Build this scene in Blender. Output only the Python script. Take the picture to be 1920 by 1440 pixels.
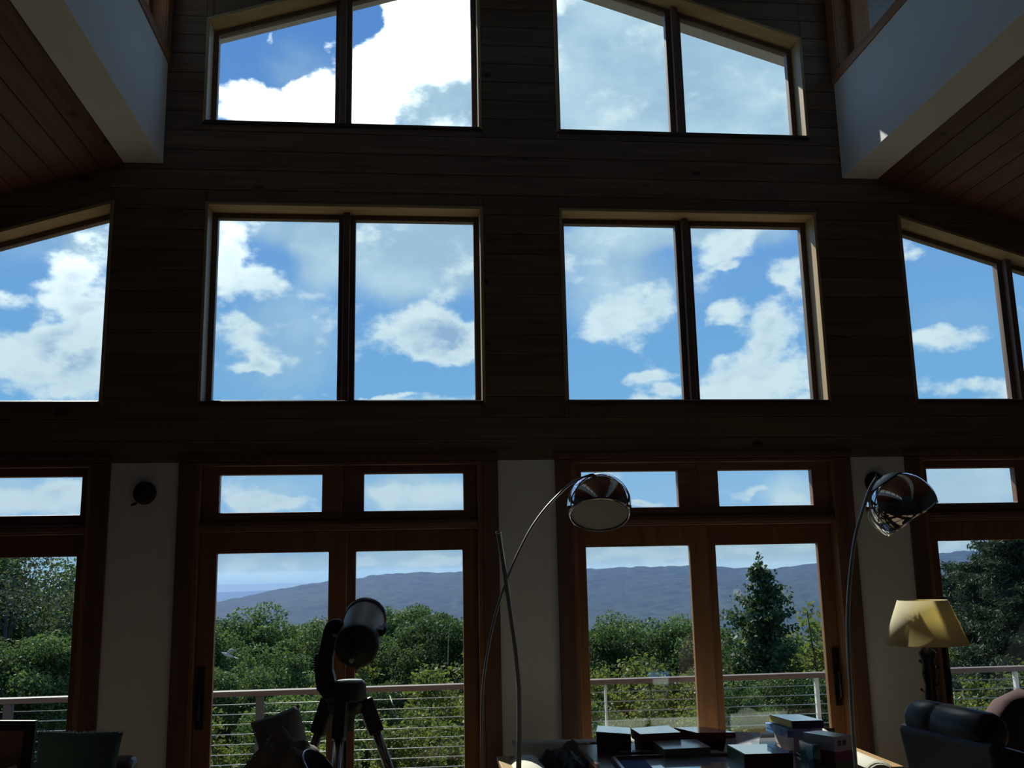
import bpy, bmesh, math, random
import numpy as np
from mathutils import Vector, Matrix, noise

# ------------------------------------------------------------------ reset
for o in list(bpy.data.objects):
    bpy.data.objects.remove(o, do_unlink=True)
SC = bpy.context.scene
COL = SC.collection
PI = math.pi

# ------------------------------------------------------------------ camera
PITCH, YAW, ROLL, FPX = 0.18909808, 0.10441648, -0.02013293, 1829.07
cam_d = bpy.data.cameras.new('camera')
cam_d.sensor_fit = 'HORIZONTAL'
cam_d.sensor_width = 36.0
cam_d.lens = FPX / 1920 * 36.0
cam_d.clip_start = 0.05
cam_d.clip_end = 40000
cam = bpy.data.objects.new('camera', cam_d)
COL.objects.link(cam)
_f = Vector((math.sin(YAW) * math.cos(PITCH), math.cos(YAW) * math.cos(PITCH), math.sin(PITCH)))
_r = Vector((math.cos(YAW), -math.sin(YAW), 0))
_u = _r.cross(_f)
_r2 = _r * math.cos(ROLL) + _u * math.sin(ROLL)
_u2 = -_r * math.sin(ROLL) + _u * math.cos(ROLL)
m = Matrix((( _r2.x, _u2.x, -_f.x, 0), (_r2.y, _u2.y, -_f.y, -6.4), (_r2.z, _u2.z, -_f.z, 1.7), (0, 0, 0, 1)))
cam.matrix_world = m
SC.camera = cam

# ------------------------------------------------------------------ colour management
SC.view_settings.view_transform = 'Standard'
SC.view_settings.look = 'None'
SC.view_settings.gamma = 1
SC.view_settings.use_curve_mapping = False
SC.view_settings.exposure = 0.0

# ------------------------------------------------------------------ world: sky with clouds (direction based)
CLOUDS = [(-0.325, 0.261, 0.033, 0.035, 0.42), (-0.307, 0.242, 0.019, 0.03, 0.3), (-0.363, 0.213, 0.051, 0.02, 0.4), (-0.338, 0.182, 0.056, 0.02, 0.3), (-0.391, 0.254, 0.022, 0.012, 0.3), (-0.365, 0.241, 0.023, 0.007, -0.2), (-0.384, 0.284, 0.027, 0.013, -0.25), (-0.36, 0.301, 0.047, 0.01, -0.2), (-0.154, 0.45, 0.067, 0.018, 0.34), (-0.188, 0.465, 0.027, 0.012, 0.26), (-0.104, 0.463, 0.034, 0.032, 0.5), (-0.148, 0.504, 0.062, 0.021, -0.4), (-0.148, 0.518, 0.004, 0.01, 0.34), (0.011, 0.535, 0.048, 0.043, 0.5), (-0.03, 0.505, 0.029, 0.029, 0.5), (-0.047, 0.464, 0.023, 0.03, 0.45), (0.041, 0.536, 0.042, 0.043, 0.4), (-0.06, 0.547, 0.026, 0.019, -0.5), (-0.187, 0.307, 0.014, 0.029, 0.36), (-0.149, 0.286, 0.024, 0.016, 0.3), (-0.117, 0.274, 0.022, 0.014, 0.24), (-0.179, 0.24, 0.021, 0.016, 0.26), (-0.142, 0.225, 0.032, 0.019, 0.2), (-0.152, 0.204, 0.024, 0.007, 0.34), (-0.094, 0.243, 0.013, 0.021, 0.22), (-0.148, 0.257, 0.027, 0.007, -0.2), (-0.094, 0.2, 0.022, 0.016, -0.3), (-0.178, 0.187, 0.021, 0.012, -0.3), (0.019, 0.236, 0.048, 0.023, 0.46), (0.055, 0.234, 0.022, 0.016, 0.3), (-0.029, 0.274, 0.034, 0.006, -0.2), (0.005, 0.193, 0.072, 0.013, -0.4), (-0.039, 0.176, 0.038, 0.003, 0.34), (-0.146, 0.174, 0.032, 0.003, 0.34), (0.263, 0.262, 0.016, 0.021, 0.34), (0.213, 0.257, 0.022, 0.022, 0.16), (0.188, 0.203, 0.039, 0.022, -0.4), (0.237, 0.189, 0.033, 0.008, 0.34), (0.259, 0.176, 0.022, 0.005, 0.3), (0.388, 0.289, 0.019, 0.017, 0.44), (0.32, 0.25, 0.02, 0.01, 0.34), (0.372, 0.23, 0.026, 0.021, 0.42), (0.366, 0.194, 0.046, 0.024, 0.42), (0.307, 0.181, 0.021, 0.012, 0.3), (0.339, 0.295, 0.012, 0.004, 0.34), (0.356, 0.27, 0.032, 0.009, -0.3), (0.313, 0.224, 0.019, 0.012, -0.3), (0.304, 0.315, 0.022, 0.021, -0.1), (0.529, 0.25, 0.05, 0.035, -0.4), (0.518, 0.284, 0.019, 0.006, 0.2), (0.541, 0.207, 0.032, 0.01, 0.29), (0.545, 0.161, 0.044, 0.007, 0.3), (0.529, 0.185, 0.045, 0.007, -0.3), (-0.358, 0.071, 0.036, 0.013, 0.36), (-0.323, 0.081, 0.018, 0.01, 0.3), (-0.154, 0.075, 0.026, 0.013, 0.36), (-0.112, 0.069, 0.031, 0.008, 0.34), (-0.123, 0.093, 0.031, 0.005, -0.3), (-0.028, 0.077, 0.021, 0.011, 0.28), (0.031, 0.081, 0.022, 0.01, 0.24), (0.249, 0.084, 0.032, 0.015, -0.5), (0.234, 0.064, 0.018, 0.004, 0.36), (0.322, 0.071, 0.021, 0.004, 0.36), (0.343, 0.076, 0.015, 0.004, 0.36), (0.383, 0.066, 0.017, 0.011, 0.3), (0.338, 0.087, 0.036, 0.004, -0.3), (-0.043, 0.013, 0.016, 0.006, 0.3), (0.01, 0.012, 0.021, 0.006, 0.34), (0.042, 0.014, 0.011, 0.004, 0.3), (-0.167, 0.01, 0.02, 0.007, 0.26), (-0.111, 0.012, 0.015, 0.005, 0.26), (0.203, 0.011, 0.021, 0.006, 0.3), (0.24, 0.013, 0.021, 0.007, 0.3), (0.266, 0.007, 0.01, 0.004, 0.3), (0.334, 0.014, 0.015, 0.005, 0.3), (0.384, 0.015, 0.015, 0.005, 0.3), (0.235, 0.143, 0.137, 0.024, 0.5), (0.357, 0.133, 0.076, 0.021, 0.45), (-0.082, 0.141, 0.086, 0.019, 0.35), (-0.322, 0.211, 0.028, 0.02, 0.15), (0.027, 0.223, 0.028, 0.009, 0.15), (0.224, 0.251, 0.039, 0.03, 0.26), (0.204, 0.322, 0.051, 0.027, 0.12), (0.327, 0.319, 0.032, 0.016, 0.3), (0.308, 0.28, 0.017, 0.015, 0.26), (0.05, 0.66, 0.2, 0.1, 0.45)]  # last entry: unseen bright cloud added above the windows to light the room
VEILS = [(-0.129, 0.342, 0.061, 0.019, 0.55), (-0.137, 0.231, 0.065, 0.058, 0.45), (-0.096, 0.317, 0.022, 0.032, 0.4), (0.005, 0.325, 0.085, 0.048, 1.0), (0.214, 0.3, 0.061, 0.059, 0.55), (0.25, 0.335, 0.077, 0.016, 0.6), (0.349, 0.327, 0.058, 0.012, 0.5), (0.224, 0.506, 0.092, 0.095, 1.0), (0.364, 0.458, 0.096, 0.072, 1.0), (0.034, 0.466, 0.053, 0.035, 0.9), (-0.314, 0.321, 0.029, 0.025, 0.5), (-0.351, 0.302, 0.062, 0.015, 0.3), (-0.122, 0.494, 0.04, 0.029, 0.35), (0.539, 0.069, 0.052, 0.023, 1.0), (0.004, 0.079, 0.06, 0.019, 0.8), (-0.144, 0.083, 0.057, 0.019, 0.4), (-0.345, 0.076, 0.045, 0.018, 0.4), (0.381, 0.069, 0.03, 0.019, 0.6), (-0.142, 0.01, 0.077, 0.011, 0.7), (0.004, 0.014, 0.064, 0.013, 0.6), (0.224, 0.012, 0.068, 0.015, 0.9), (0.354, 0.013, 0.064, 0.018, 0.9), (0.547, 0.223, 0.045, 0.02, 0.2), (0.314, 0.288, 0.032, 0.032, 0.2), (-0.443, 0.088, 0.066, 0.056, 0.4)]


def build_world():
    w = bpy.data.worlds.new('sky')
    SC.world = w
    w.use_nodes = True
    nt = w.node_tree
    nt.nodes.clear()
    N, L = nt.nodes, nt.links

    def nd(t, **k):
        n = N.new(t)
        for a, b in k.items():
            setattr(n, a, b)
        return n

    def setin(n, i, v):
        if isinstance(v, bpy.types.NodeSocket):
            L.new(v, n.inputs[i])
        else:
            n.inputs[i].default_value = v

    def mth(op, a, b=0.0, c=None):
        n = nd('ShaderNodeMath', operation=op)
        setin(n, 0, a)
        setin(n, 1, b)
        if c is not None:
            setin(n, 2, c)
        return n.outputs[0]

    def vec(op, a, b=(0, 0, 0), c=None):
        n = nd('ShaderNodeVectorMath', operation=op)
        setin(n, 0, a)
        setin(n, 1, b)
        if c is not None:
            setin(n, 2, c)
        return n

    def mixc(f, a, b):
        n = nd('ShaderNodeMix', data_type='RGBA')
        setin(n, 0, f)
        setin(n, 6, a)
        setin(n, 7, b)
        return n.outputs[2]

    def sm(v, a, b, lo=0.0, hi=1.0):
        n = nd('ShaderNodeMapRange', interpolation_type='SMOOTHSTEP')
        setin(n, 0, v)
        setin(n, 1, a)
        setin(n, 2, b)
        setin(n, 3, lo)
        setin(n, 4, hi)
        return n.outputs[0]

    tc = nd('ShaderNodeTexCoord')
    sep = nd('ShaderNodeSeparateXYZ')
    L.new(tc.outputs['Generated'], sep.inputs[0])
    az = mth('ARCTAN2', sep.outputs[0], sep.outputs[1])
    el = mth('ARCSINE', sep.outputs[2])
    com = nd('ShaderNodeCombineXYZ')
    L.new(az, com.inputs[0])
    L.new(el, com.inputs[1])
    P = com.outputs[0]

    def nz(p, scale, detail, rough, lac=2.1):
        n = nd('ShaderNodeTexNoise', noise_dimensions='3D')
        n.inputs['Scale'].default_value = scale
        n.inputs['Detail'].default_value = detail
        n.inputs['Roughness'].default_value = rough
        n.inputs['Lacunarity'].default_value = lac
        L.new(p, n.inputs['Vector'])
        return n

    # warped lookup so that the cloud outlines billow
    wn = nz(P, 22, 3, 0.55)
    wv = vec('SUBTRACT', wn.outputs['Color'], (0.5, 0.5, 0.5)).outputs[0]
    PW = vec('MULTIPLY_ADD', wv, (0.045, 0.03, 0), P).outputs[0]
    # blobs
    def blobs(lst, k):
        acc = None
        for (u, v, ru, rv, a) in lst:
            q = vec('MULTIPLY_ADD', PW, (1 / (ru * k), 1 / (rv * k), 0), (-u / (ru * k), -v / (rv * k), 0))
            ln = vec('LENGTH', q.outputs[0])
            g = sm(ln.outputs['Value'], 0.2, 1.25, a, 0.0)
            acc = g if acc is None else mth('ADD', acc, g)
        return acc
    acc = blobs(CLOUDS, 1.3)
    veil = blobs(VEILS, 1.35)
    # fractal cloud noise, flattened towards the horizon as cloud decks are
    ev = mth('MULTIPLY', el, 1.6)
    c2 = nd('ShaderNodeCombineXYZ')
    L.new(az, c2.inputs[0])
    L.new(ev, c2.inputs[1])
    c2.inputs[2].default_value = 3.7
    P2 = c2.outputs[0]
    f1 = nz(P2, 13.0, 10, 0.58).outputs['Fac']
    sh = vec('ADD', P2, (-0.010, 0.030, 0.0)).outputs[0]
    f2 = nz(sh, 13.0, 5, 0.58).outputs['Fac']
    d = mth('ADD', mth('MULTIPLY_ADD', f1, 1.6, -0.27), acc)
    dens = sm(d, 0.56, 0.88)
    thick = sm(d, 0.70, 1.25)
    # light from the upper left: brighter where the cloud thins towards the sun
    relief = sm(mth('SUBTRACT', f1, f2), -0.13, 0.10)
    shade = mth('MULTIPLY', thick, mth('SUBTRACT', 1.12, relief))
    # clear sky colour by height
    cr = nd('ShaderNodeValToRGB')
    e = cr.color_ramp.elements
    e[0].position, e[0].color = 0.0, (0.33, 0.51, 0.68, 1)
    e[1].position, e[1].color = 1.0, (0.05, 0.16, 0.50, 1)
    for p, c in ((0.06, (0.29, 0.53, 0.80, 1)), (0.16, (0.19, 0.46, 0.78, 1)), (0.32, (0.16, 0.38, 0.76, 1)), (0.52, (0.11, 0.29, 0.68, 1))):
        x = e.new(p)
        x.color = c
    L.new(el, cr.inputs[0])
    # thin veils of cloud
    f3 = nz(P2, 7.0, 6, 0.55).outputs['Fac']
    va = mth('MULTIPLY', sm(veil, 0.02, 0.75), sm(mth('ADD', f3, mth('MULTIPLY', veil, 0.35)), 0.32, 0.62))
    vc = mixc(sm(f3, 0.4, 0.7), (0.38, 0.58, 0.75, 1), (0.56, 0.78, 0.90, 1))
    vc = mixc(sm(el, 0.0, 0.12), (0.43, 0.60, 0.72, 1), vc)
    sky = mixc(mth('MULTIPLY', va, 0.95), cr.outputs[0], vc)
    # cloud colours
    lit = mixc(sm(el, 0.0, 0.25), (0.55, 0.71, 0.82, 1), (0.72, 0.89, 0.96, 1))
    gry = mixc(sm(el, 0.0, 0.25), (0.34, 0.49, 0.64, 1), (0.30, 0.48, 0.70, 1))
    cc = mixc(shade, lit, gry)
    # clouds close to the sun are lit through
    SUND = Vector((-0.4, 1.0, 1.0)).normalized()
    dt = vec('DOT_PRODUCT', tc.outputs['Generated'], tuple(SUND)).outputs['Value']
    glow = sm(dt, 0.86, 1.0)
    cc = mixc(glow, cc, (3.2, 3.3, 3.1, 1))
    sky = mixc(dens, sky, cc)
    # below the horizon the ground haze colour
    sky = mixc(sm(el, -0.02, -0.001, 1.0, 0.0), sky, (0.10, 0.15, 0.18, 1))
    bg = nd('ShaderNodeBackground')
    L.new(sky, bg.inputs[0])
    bg.inputs[1].default_value = 1.0
    out = nd('ShaderNodeOutputWorld')
    L.new(bg.outputs[0], out.inputs[0])


build_world()

# ------------------------------------------------------------------ sun
sun_d = bpy.data.lights.new('sun', 'SUN')
sun_d.energy = 7.5
sun_d.angle = 0.0095
sun_d.color = (1.0, 0.95, 0.86)
sun = bpy.data.objects.new('sun', sun_d)
COL.objects.link(sun)
sun.rotation_euler = Vector((-0.4, 1.0, 1.0)).to_track_quat('Z', 'Y').to_euler()
sun.location = (-40, 100, 99)


# ================================================================== helpers
def new_mat(name):
    mt = bpy.data.materials.new(name)
    mt.use_nodes = True
    nt = mt.node_tree
    return mt, nt, nt.nodes['Principled BSDF']


def plain(name, col, rough=0.6, metal=0.0, spec=0.5, var=0.06, scale=30.0, bump=0.0):
    mt, nt, b = new_mat(name)
    tc = nt.nodes.new('ShaderNodeTexCoord')
    n = nt.nodes.new('ShaderNodeTexNoise')
    n.inputs['Scale'].default_value = scale
    n.inputs['Detail'].default_value = 4
    nt.links.new(tc.outputs['Object'], n.inputs['Vector'])
    mx = nt.nodes.new('ShaderNodeMix')
    mx.data_type = 'RGBA'
    mx.inputs[6].default_value = tuple(c * (1 - var) for c in col) + (1,)
    mx.inputs[7].default_value = tuple(min(1, c * (1 + var)) for c in col) + (1,)
    nt.links.new(n.outputs['Fac'], mx.inputs[0])
    nt.links.new(mx.outputs[2], b.inputs['Base Color'])
    b.inputs['Roughness'].default_value = rough
    b.inputs['Metallic'].default_value = metal
    b.inputs['Specular IOR Level'].default_value = spec
    if bump:
        bp = nt.nodes.new('ShaderNodeBump')
        bp.inputs['Strength'].default_value = bump
        bp.inputs['Distance'].default_value = 0.003
        nt.links.new(n.outputs['Fac'], bp.inputs['Height'])
        nt.links.new(bp.outputs[0], b.inputs['Normal'])
    return mt


def wood(name, light, dark, axis=0, rough=0.45, knots=True, spec=0.4):
    """boards with grain along the given axis, a tone of its own per board"""
    mt, nt, b = new_mat(name)
    N, L = nt.nodes, nt.links
    tc = N.new('ShaderNodeTexCoord')
    oi = N.new('ShaderNodeObjectInfo')
    ad = N.new('ShaderNodeVectorMath')
    ad.operation = 'ADD'
    sc = N.new('ShaderNodeVectorMath')
    sc.operation = 'SCALE'
    sc.inputs[0].default_value = (13.1, 7.7, 5.3)
    L.new(oi.outputs['Random'], sc.inputs['Scale'])
    L.new(tc.outputs['Object'], ad.inputs[0])
    L.new(sc.outputs[0], ad.inputs[1])
    mp = N.new('ShaderNodeMapping')
    s = [26.0, 26.0, 26.0]
    s[axis] = 1.6
    mp.inputs['Scale'].default_value = s
    L.new(ad.outputs[0], mp.inputs[0])
    n = N.new('ShaderNodeTexNoise')
    n.inputs['Scale'].default_value = 1.0
    n.inputs['Detail'].default_value = 5
    n.inputs['Distortion'].default_value = 0.6
    L.new(mp.outputs[0], n.inputs['Vector'])
    cr = N.new('ShaderNodeValToRGB')
    cr.color_ramp.elements[0].position = 0.3
    cr.color_ramp.elements[0].color = dark + (1,)
    cr.color_ramp.elements[1].position = 0.68
    cr.color_ramp.elements[1].color = light + (1,)
    L.new(n.outputs['Fac'], cr.inputs[0])
    col = cr.outputs[0]
    if knots:
        mk = N.new('ShaderNodeMapping')
        ks = [3.6, 3.6, 3.6]
        ks[axis] = 2.2
        mk.inputs['Scale'].default_value = ks
        L.new(ad.outputs[0], mk.inputs[0])
        v = N.new('ShaderNodeTexVoronoi')
        v.inputs['Scale'].default_value = 1.0
        L.new(mk.outputs[0], v.inputs['Vector'])
        mr = N.new('ShaderNodeMapRange')
        mr.inputs[1].default_value = 0.05
        mr.inputs[2].default_value = 0.11
        L.new(v.outputs['Distance'], mr.inputs[0])
        kx = N.new('ShaderNodeMix')
        kx.data_type = 'RGBA'
        kx.inputs[6].default_value = tuple(c * 0.28 for c in dark) + (1,)
        L.new(mr.outputs[0], kx.inputs[0])
        L.new(col, kx.inputs[7])
        col = kx.outputs[2]
    hs = N.new('ShaderNodeHueSaturation')
    ml = N.new('ShaderNodeMath')
    ml.operation = 'MULTIPLY_ADD'
    ml.inputs[1].default_value = 0.35
    ml.inputs[2].default_value = 0.82
    L.new(oi.outputs['Random'], ml.inputs[0])
    L.new(ml.outputs[0], hs.inputs['Value'])
    L.new(col, hs.inputs['Color'])
    L.new(hs.outputs[0], b.inputs['Base Color'])
    b.inputs['Roughness'].default_value = rough
    b.inputs['Specular IOR Level'].default_value = spec
    bp = N.new('ShaderNodeBump')
    bp.inputs['Strength'].default_value = 0.15
    bp.inputs['Distance'].default_value = 0.002
    L.new(n.outputs['Fac'], bp.inputs['Height'])
    L.new(bp.outputs[0], b.inputs['Normal'])
    return mt


def glass_mat(name, tint=(0.93, 0.97, 0.97), refl=1.0):
    mt = bpy.data.materials.new(name)
    mt.use_nodes = True
    nt = mt.node_tree
    nt.nodes.clear()
    N, L = nt.nodes, nt.links
    tr = N.new('ShaderNodeBsdfTransparent')
    tr.inputs[0].default_value = tint + (1,)
    gl = N.new('ShaderNodeBsdfGlossy')
    gl.inputs['Roughness'].default_value = 0.0
    gl.inputs[0].default_value = (0.92, 1.0, 0.97, 1)
    # Schlick reflectance, the same from either face of the sheet
    lw = N.new('ShaderNodeLayerWeight')
    lw.inputs[0].default_value = 0.5
    p5 = N.new('ShaderNodeMath')
    p5.operation = 'POWER'
    p5.inputs[1].default_value = 5.0
    L.new(lw.outputs['Facing'], p5.inputs[0])
    ml = N.new('ShaderNodeMath')
    ml.operation = 'MULTIPLY_ADD'
    ml.inputs[1].default_value = 0.9 * refl
    ml.inputs[2].default_value = 0.04 * refl
    L.new(p5.outputs[0], ml.inputs[0])
    # slight waviness of the sheet
    tc = N.new('ShaderNodeTexCoord')
    nz = N.new('ShaderNodeTexNoise')
    nz.inputs['Scale'].default_value = 2.5
    bp = N.new('ShaderNodeBump')
    bp.inputs['Strength'].default_value = 0.02
    L.new(tc.outputs['Object'], nz.inputs['Vector'])
    L.new(nz.outputs['Fac'], bp.inputs['Height'])
    L.new(bp.outputs[0], gl.inputs['Normal'])
    mx = N.new('ShaderNodeMixShader')
    L.new(ml.outputs[0], mx.inputs[0])
    L.new(tr.outputs[0], mx.inputs[1])
    L.new(gl.outputs[0], mx.inputs[2])
    out = N.new('ShaderNodeOutputMaterial')
    L.new(mx.outputs[0], out.inputs[0])
    return mt


def leaf_mat(name, a, b, trans=0.45, gloss=0.035, scale=0.9):
    mt = bpy.data.materials.new(name)
    mt.use_nodes = True
    nt = mt.node_tree
    nt.nodes.clear()
    N, L = nt.nodes, nt.links
    tc = N.new('ShaderNodeTexCoord')
    oi = N.new('ShaderNodeObjectInfo')
    nz = N.new('ShaderNodeTexNoise')
    nz.inputs['Scale'].default_value = scale
    nz.inputs['Detail'].default_value = 5
    nz.inputs['Roughness'].default_value = 0.7
    L.new(tc.outputs['Object'], nz.inputs['Vector'])
    mr = N.new('ShaderNodeMapRange')
    mr.inputs[1].default_value = 0.32
    mr.inputs[2].default_value = 0.68
    L.new(nz.outputs['Fac'], mr.inputs[0])
    mx = N.new('ShaderNodeMix')
    mx.data_type = 'RGBA'
    mx.inputs[6].default_value = a + (1,)
    mx.inputs[7].default_value = b + (1,)
    L.new(mr.outputs[0], mx.inputs[0])
    hs = N.new('ShaderNodeHueSaturation')
    ml = N.new('ShaderNodeMath')
    ml.operation = 'MULTIPLY_ADD'
    ml.inputs[1].default_value = 0.4
    ml.inputs[2].default_value = 0.8
    L.new(oi.outputs['Random'], ml.inputs[0])
    L.new(ml.outputs[0], hs.inputs['Value'])
    L.new(mx.outputs[2], hs.inputs['Color'])
    df = N.new('ShaderNodeBsdfDiffuse')
    tl = N.new('ShaderNodeBsdfTranslucent')
    gl = N.new('ShaderNodeBsdfGlossy')
    gl.inputs['Roughness'].default_value = 0.55
    for s in (df, tl):
        L.new(hs.outputs[0], s.inputs[0])
    m1 = N.new('ShaderNodeMixShader')
    m1.inputs[0].default_value = trans
    L.new(df.outputs[0], m1.inputs[1])
    L.new(tl.outputs[0], m1.inputs[2])
    m2 = N.new('ShaderNodeMixShader')
    m2.inputs[0].default_value = gloss
    L.new(m1.outputs[0], m2.inputs[1])
    L.new(gl.outputs[0], m2.inputs[2])
    out = N.new('ShaderNodeOutputMaterial')
    L.new(m2.outputs[0], out.inputs[0])
    return mt


def tag(o, label=None, cat=None, group=None, kind=None):
    if label:
        o['label'] = label
    if cat:
        o['category'] = cat
    if group:
        o['group'] = group
    if kind:
        o['kind'] = kind
    return o


def world_loc(o):
    v = Vector((0, 0, 0))
    while o is not None:
        v = v + o.location
        o = o.parent
    return v


def empty(name, loc, label=None, cat=None, group=None, kind=None):
    o = bpy.data.objects.new(name, None)
    o.empty_display_size = 0.1
    COL.objects.link(o)
    o.location = loc
    return tag(o, label, cat, group, kind)


def wire(name, me, parent=None):
    o = bpy.data.objects.new(name, me)
    COL.objects.link(o)
    if parent is not None:
        o.parent = parent
    return o


class MB:
    def __init__(s):
        s.v, s.f, s.sm = [], [], []

    def add(s, vs, fs, smooth=False):
        b = len(s.v)
        s.v += [tuple(v) for v in vs]
        s.f += [tuple(i + b for i in f) for f in fs]
        s.sm += [smooth] * len(fs)
        return s

    def box(s, x0, x1, y0, y1, z0, z1, mat=None):
        vs = [(x, y, z) for z in (z0, z1) for y in (y0, y1) for x in (x0, x1)]
        if mat is not None:
            vs = [mat @ Vector(v) for v in vs]
        return s.add(vs, [(0, 2, 3, 1), (4, 5, 7, 6), (0, 1, 5, 4), (2, 6, 7, 3), (0, 4, 6, 2), (1, 3, 7, 5)])

    def prism(s, poly, y0, y1, axis='y', mat=None):
        """2-D polygon extruded along an axis (y: poly is x,z; z: poly is x,y; x: poly is y,z)"""
        n = len(poly)

        def P(a, b, t):
            v = {'y': (a, t, b), 'z': (a, b, t), 'x': (t, a, b)}[axis]
            return mat @ Vector(v) if mat is not None else v
        vs = [P(a, b, y0) for a, b in poly] + [P(a, b, y1) for a, b in poly]
        fs = [tuple(range(n)), tuple(range(2 * n - 1, n - 1, -1))]
        fs += [(i, i + n, (i + 1) % n + n, (i + 1) % n) for i in range(n)]
        return s.add(vs, fs)

    def ring(s, outer, inner, y0, y1, axis='y'):
        n = len(outer)

        def P(a, b, t):
            return {'y': (a, t, b), 'z': (a, b, t), 'x': (t, a, b)}[axis]
        vs = []
        for t in (y0, y1):
            vs += [P(a, b, t) for a, b in outer] + [P(a, b, t) for a, b in inner]
        fs = []
        for i in range(n):
            j = (i + 1) % n
            fs += [(i, j, n + j, n + i), (2 * n + i, 3 * n + i, 3 * n + j, 2 * n + j),
                   (i, 2 * n + i, 2 * n + j, j), (n + i, n + j, 3 * n + j, 3 * n + i)]
        return s.add(vs, fs)

    def tube(s, pts, r, n=10, cap=True):
        pts = [Vector(p) for p in pts]
        rs = r if isinstance(r, (list, tuple)) else [r] * len(pts)
        vs = []
        side = None
        for i, p in enumerate(pts):
            t = (pts[min(i + 1, len(pts) - 1)] - pts[max(i - 1, 0)]).normalized()
            if side is None:
                side = t.cross(Vector((0, 0, 1)) if abs(t.z) < 0.9 else Vector((1, 0, 0))).normalized()
            side = (side - t * side.dot(t)).normalized()
            up = t.cross(side)
            for k in range(n):
                a = 2 * PI * k / n
                vs.append(p + (side * math.cos(a) + up * math.sin(a)) * rs[i])
        fs = []
        for i in range(len(pts) - 1):
            for k in range(n):
                j = (k + 1) % n
                fs.append((i * n + k, i * n + j, (i + 1) * n + j, (i + 1) * n + k))
        s.add(vs, fs, True)
        if cap:
            b = len(s.v) - len(vs)
            s.f += [tuple(b + k for k in range(n))[::-1], tuple(b + (len(pts) - 1) * n + k for k in range(n))]
            s.sm += [False, False]
        return s

    def lathe(s, prof, n=24, mat=None, smooth=True):
        """profile of (r, z) turned about z"""
        vs = []
        for r, z in prof:
            for k in range(n):
                a = 2 * PI * k / n
                v = Vector((r * math.cos(a), r * math.sin(a), z))
                vs.append(mat @ v if mat is not None else v)
        fs = []
        for i in range(len(prof) - 1):
            for k in range(n):
                j = (k + 1) % n
                fs.append((i * n + k, i * n + j, (i + 1) * n + j, (i + 1) * n + k))
        return s.add(vs, fs, smooth)

    def build(s, name, mat, parent=None, bevel=0.0, label=None, kind=None, seg=2):
        off = world_loc(parent) if parent is not None else Vector((0, 0, 0))
        me = bpy.data.meshes.new(name)
        me.from_pydata([tuple(Vector(v) - off) for v in s.v], [], s.f)
        me.polygons.foreach_set('use_smooth', s.sm)
        bm = bmesh.new()
        bm.from_mesh(me)
        bmesh.ops.remove_doubles(bm, verts=bm.verts, dist=1e-6)
        bmesh.ops.recalc_face_normals(bm, faces=bm.faces)
        bm.to_mesh(me)
        bm.free()
        me.materials.append(mat)
        o = wire(name, me, parent)
        if bevel:
            b = o.modifiers.new('bevel', 'BEVEL')
            b.width = bevel
            b.segments = seg
            b.limit_method = 'ANGLE'
        return tag(o, label, None, None, kind)


def np_mesh(name, V, F, mat):
    me = bpy.data.meshes.new(name)
    V = np.asarray(V, np.float32)
    F = np.asarray(F, np.int32)
    k = F.shape[1]
    me.vertices.add(len(V))
    me.vertices.foreach_set('co', V.ravel())
    me.loops.add(F.size)
    me.loops.foreach_set('vertex_index', F.ravel())
    me.polygons.add(len(F))
    me.polygons.foreach_set('loop_start', np.arange(0, F.size, k, dtype=np.int32))
    me.polygons.foreach_set('loop_total', np.full(len(F), k, np.int32))
    me.update(calc_edges=True)
    me.materials.append(mat)
    return me


def pillow_mesh(w, h, t, nx=14, ny=14, seed=0, wob=0.012):
    """a stuffed cushion standing in the x-z plane, centre at the origin"""
    vs, fs = [], []
    for sd in (1, -1):
        for j in range(ny + 1):
            for i in range(nx + 1):
                a, b = i / nx * 2 - 1, j / ny * 2 - 1
                e = max(0.0, (1 - a ** 4)) * max(0.0, (1 - b ** 4))
                pin = 1 - 0.06 * (1 - abs(b)) * abs(a) ** 3 - 0.0
                pin2 = 1 - 0.06 * (1 - abs(a)) * abs(b) ** 3
                z = noise.noise(Vector((a * 2 + seed, b * 2, sd * 3.0))) * wob
                vs.append((a * w / 2 * pin, sd * (t / 2 * e ** 0.5) + z * e, b * h / 2 * pin2))
    n = (nx + 1) * (ny + 1)
    for sd in (0, 1):
        for j in range(ny):
            for i in range(nx):
                q = [sd * n + j * (nx + 1) + i, sd * n + j * (nx + 1) + i + 1, sd * n + (j + 1) * (nx + 1) + i + 1, sd * n + (j + 1) * (nx + 1) + i]
                fs.append(tuple(q if sd == 0 else q[::-1]))
    return vs, fs


def pillow(name, w, h, t, M, mat, parent=None, seed=0, wob=0.012):
    vs, fs = pillow_mesh(w, h, t, seed=seed, wob=wob)
    mb = MB().add([M @ Vector(v) for v in vs], fs, True)
    return mb.build(name, mat, parent)


def trs(loc, rz=0.0, rx=0.0, ry=0.0):
    return Matrix.Translation(loc) @ Matrix.Rotation(rz, 4, 'Z') @ Matrix.Rotation(ry, 4, 'Y') @ Matrix.Rotation(rx, 4, 'X')


def axis_mat(loc, d):
    return Matrix.Translation(loc) @ Vector(d).to_track_quat('Z', 'Y').to_matrix().to_4x4()


def copy_tree(o, parent=None):
    c = o.copy()
    COL.objects.link(c)
    c.parent = parent
    for ch in list(o.children):
        copy_tree(ch, c)
    return c


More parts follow.
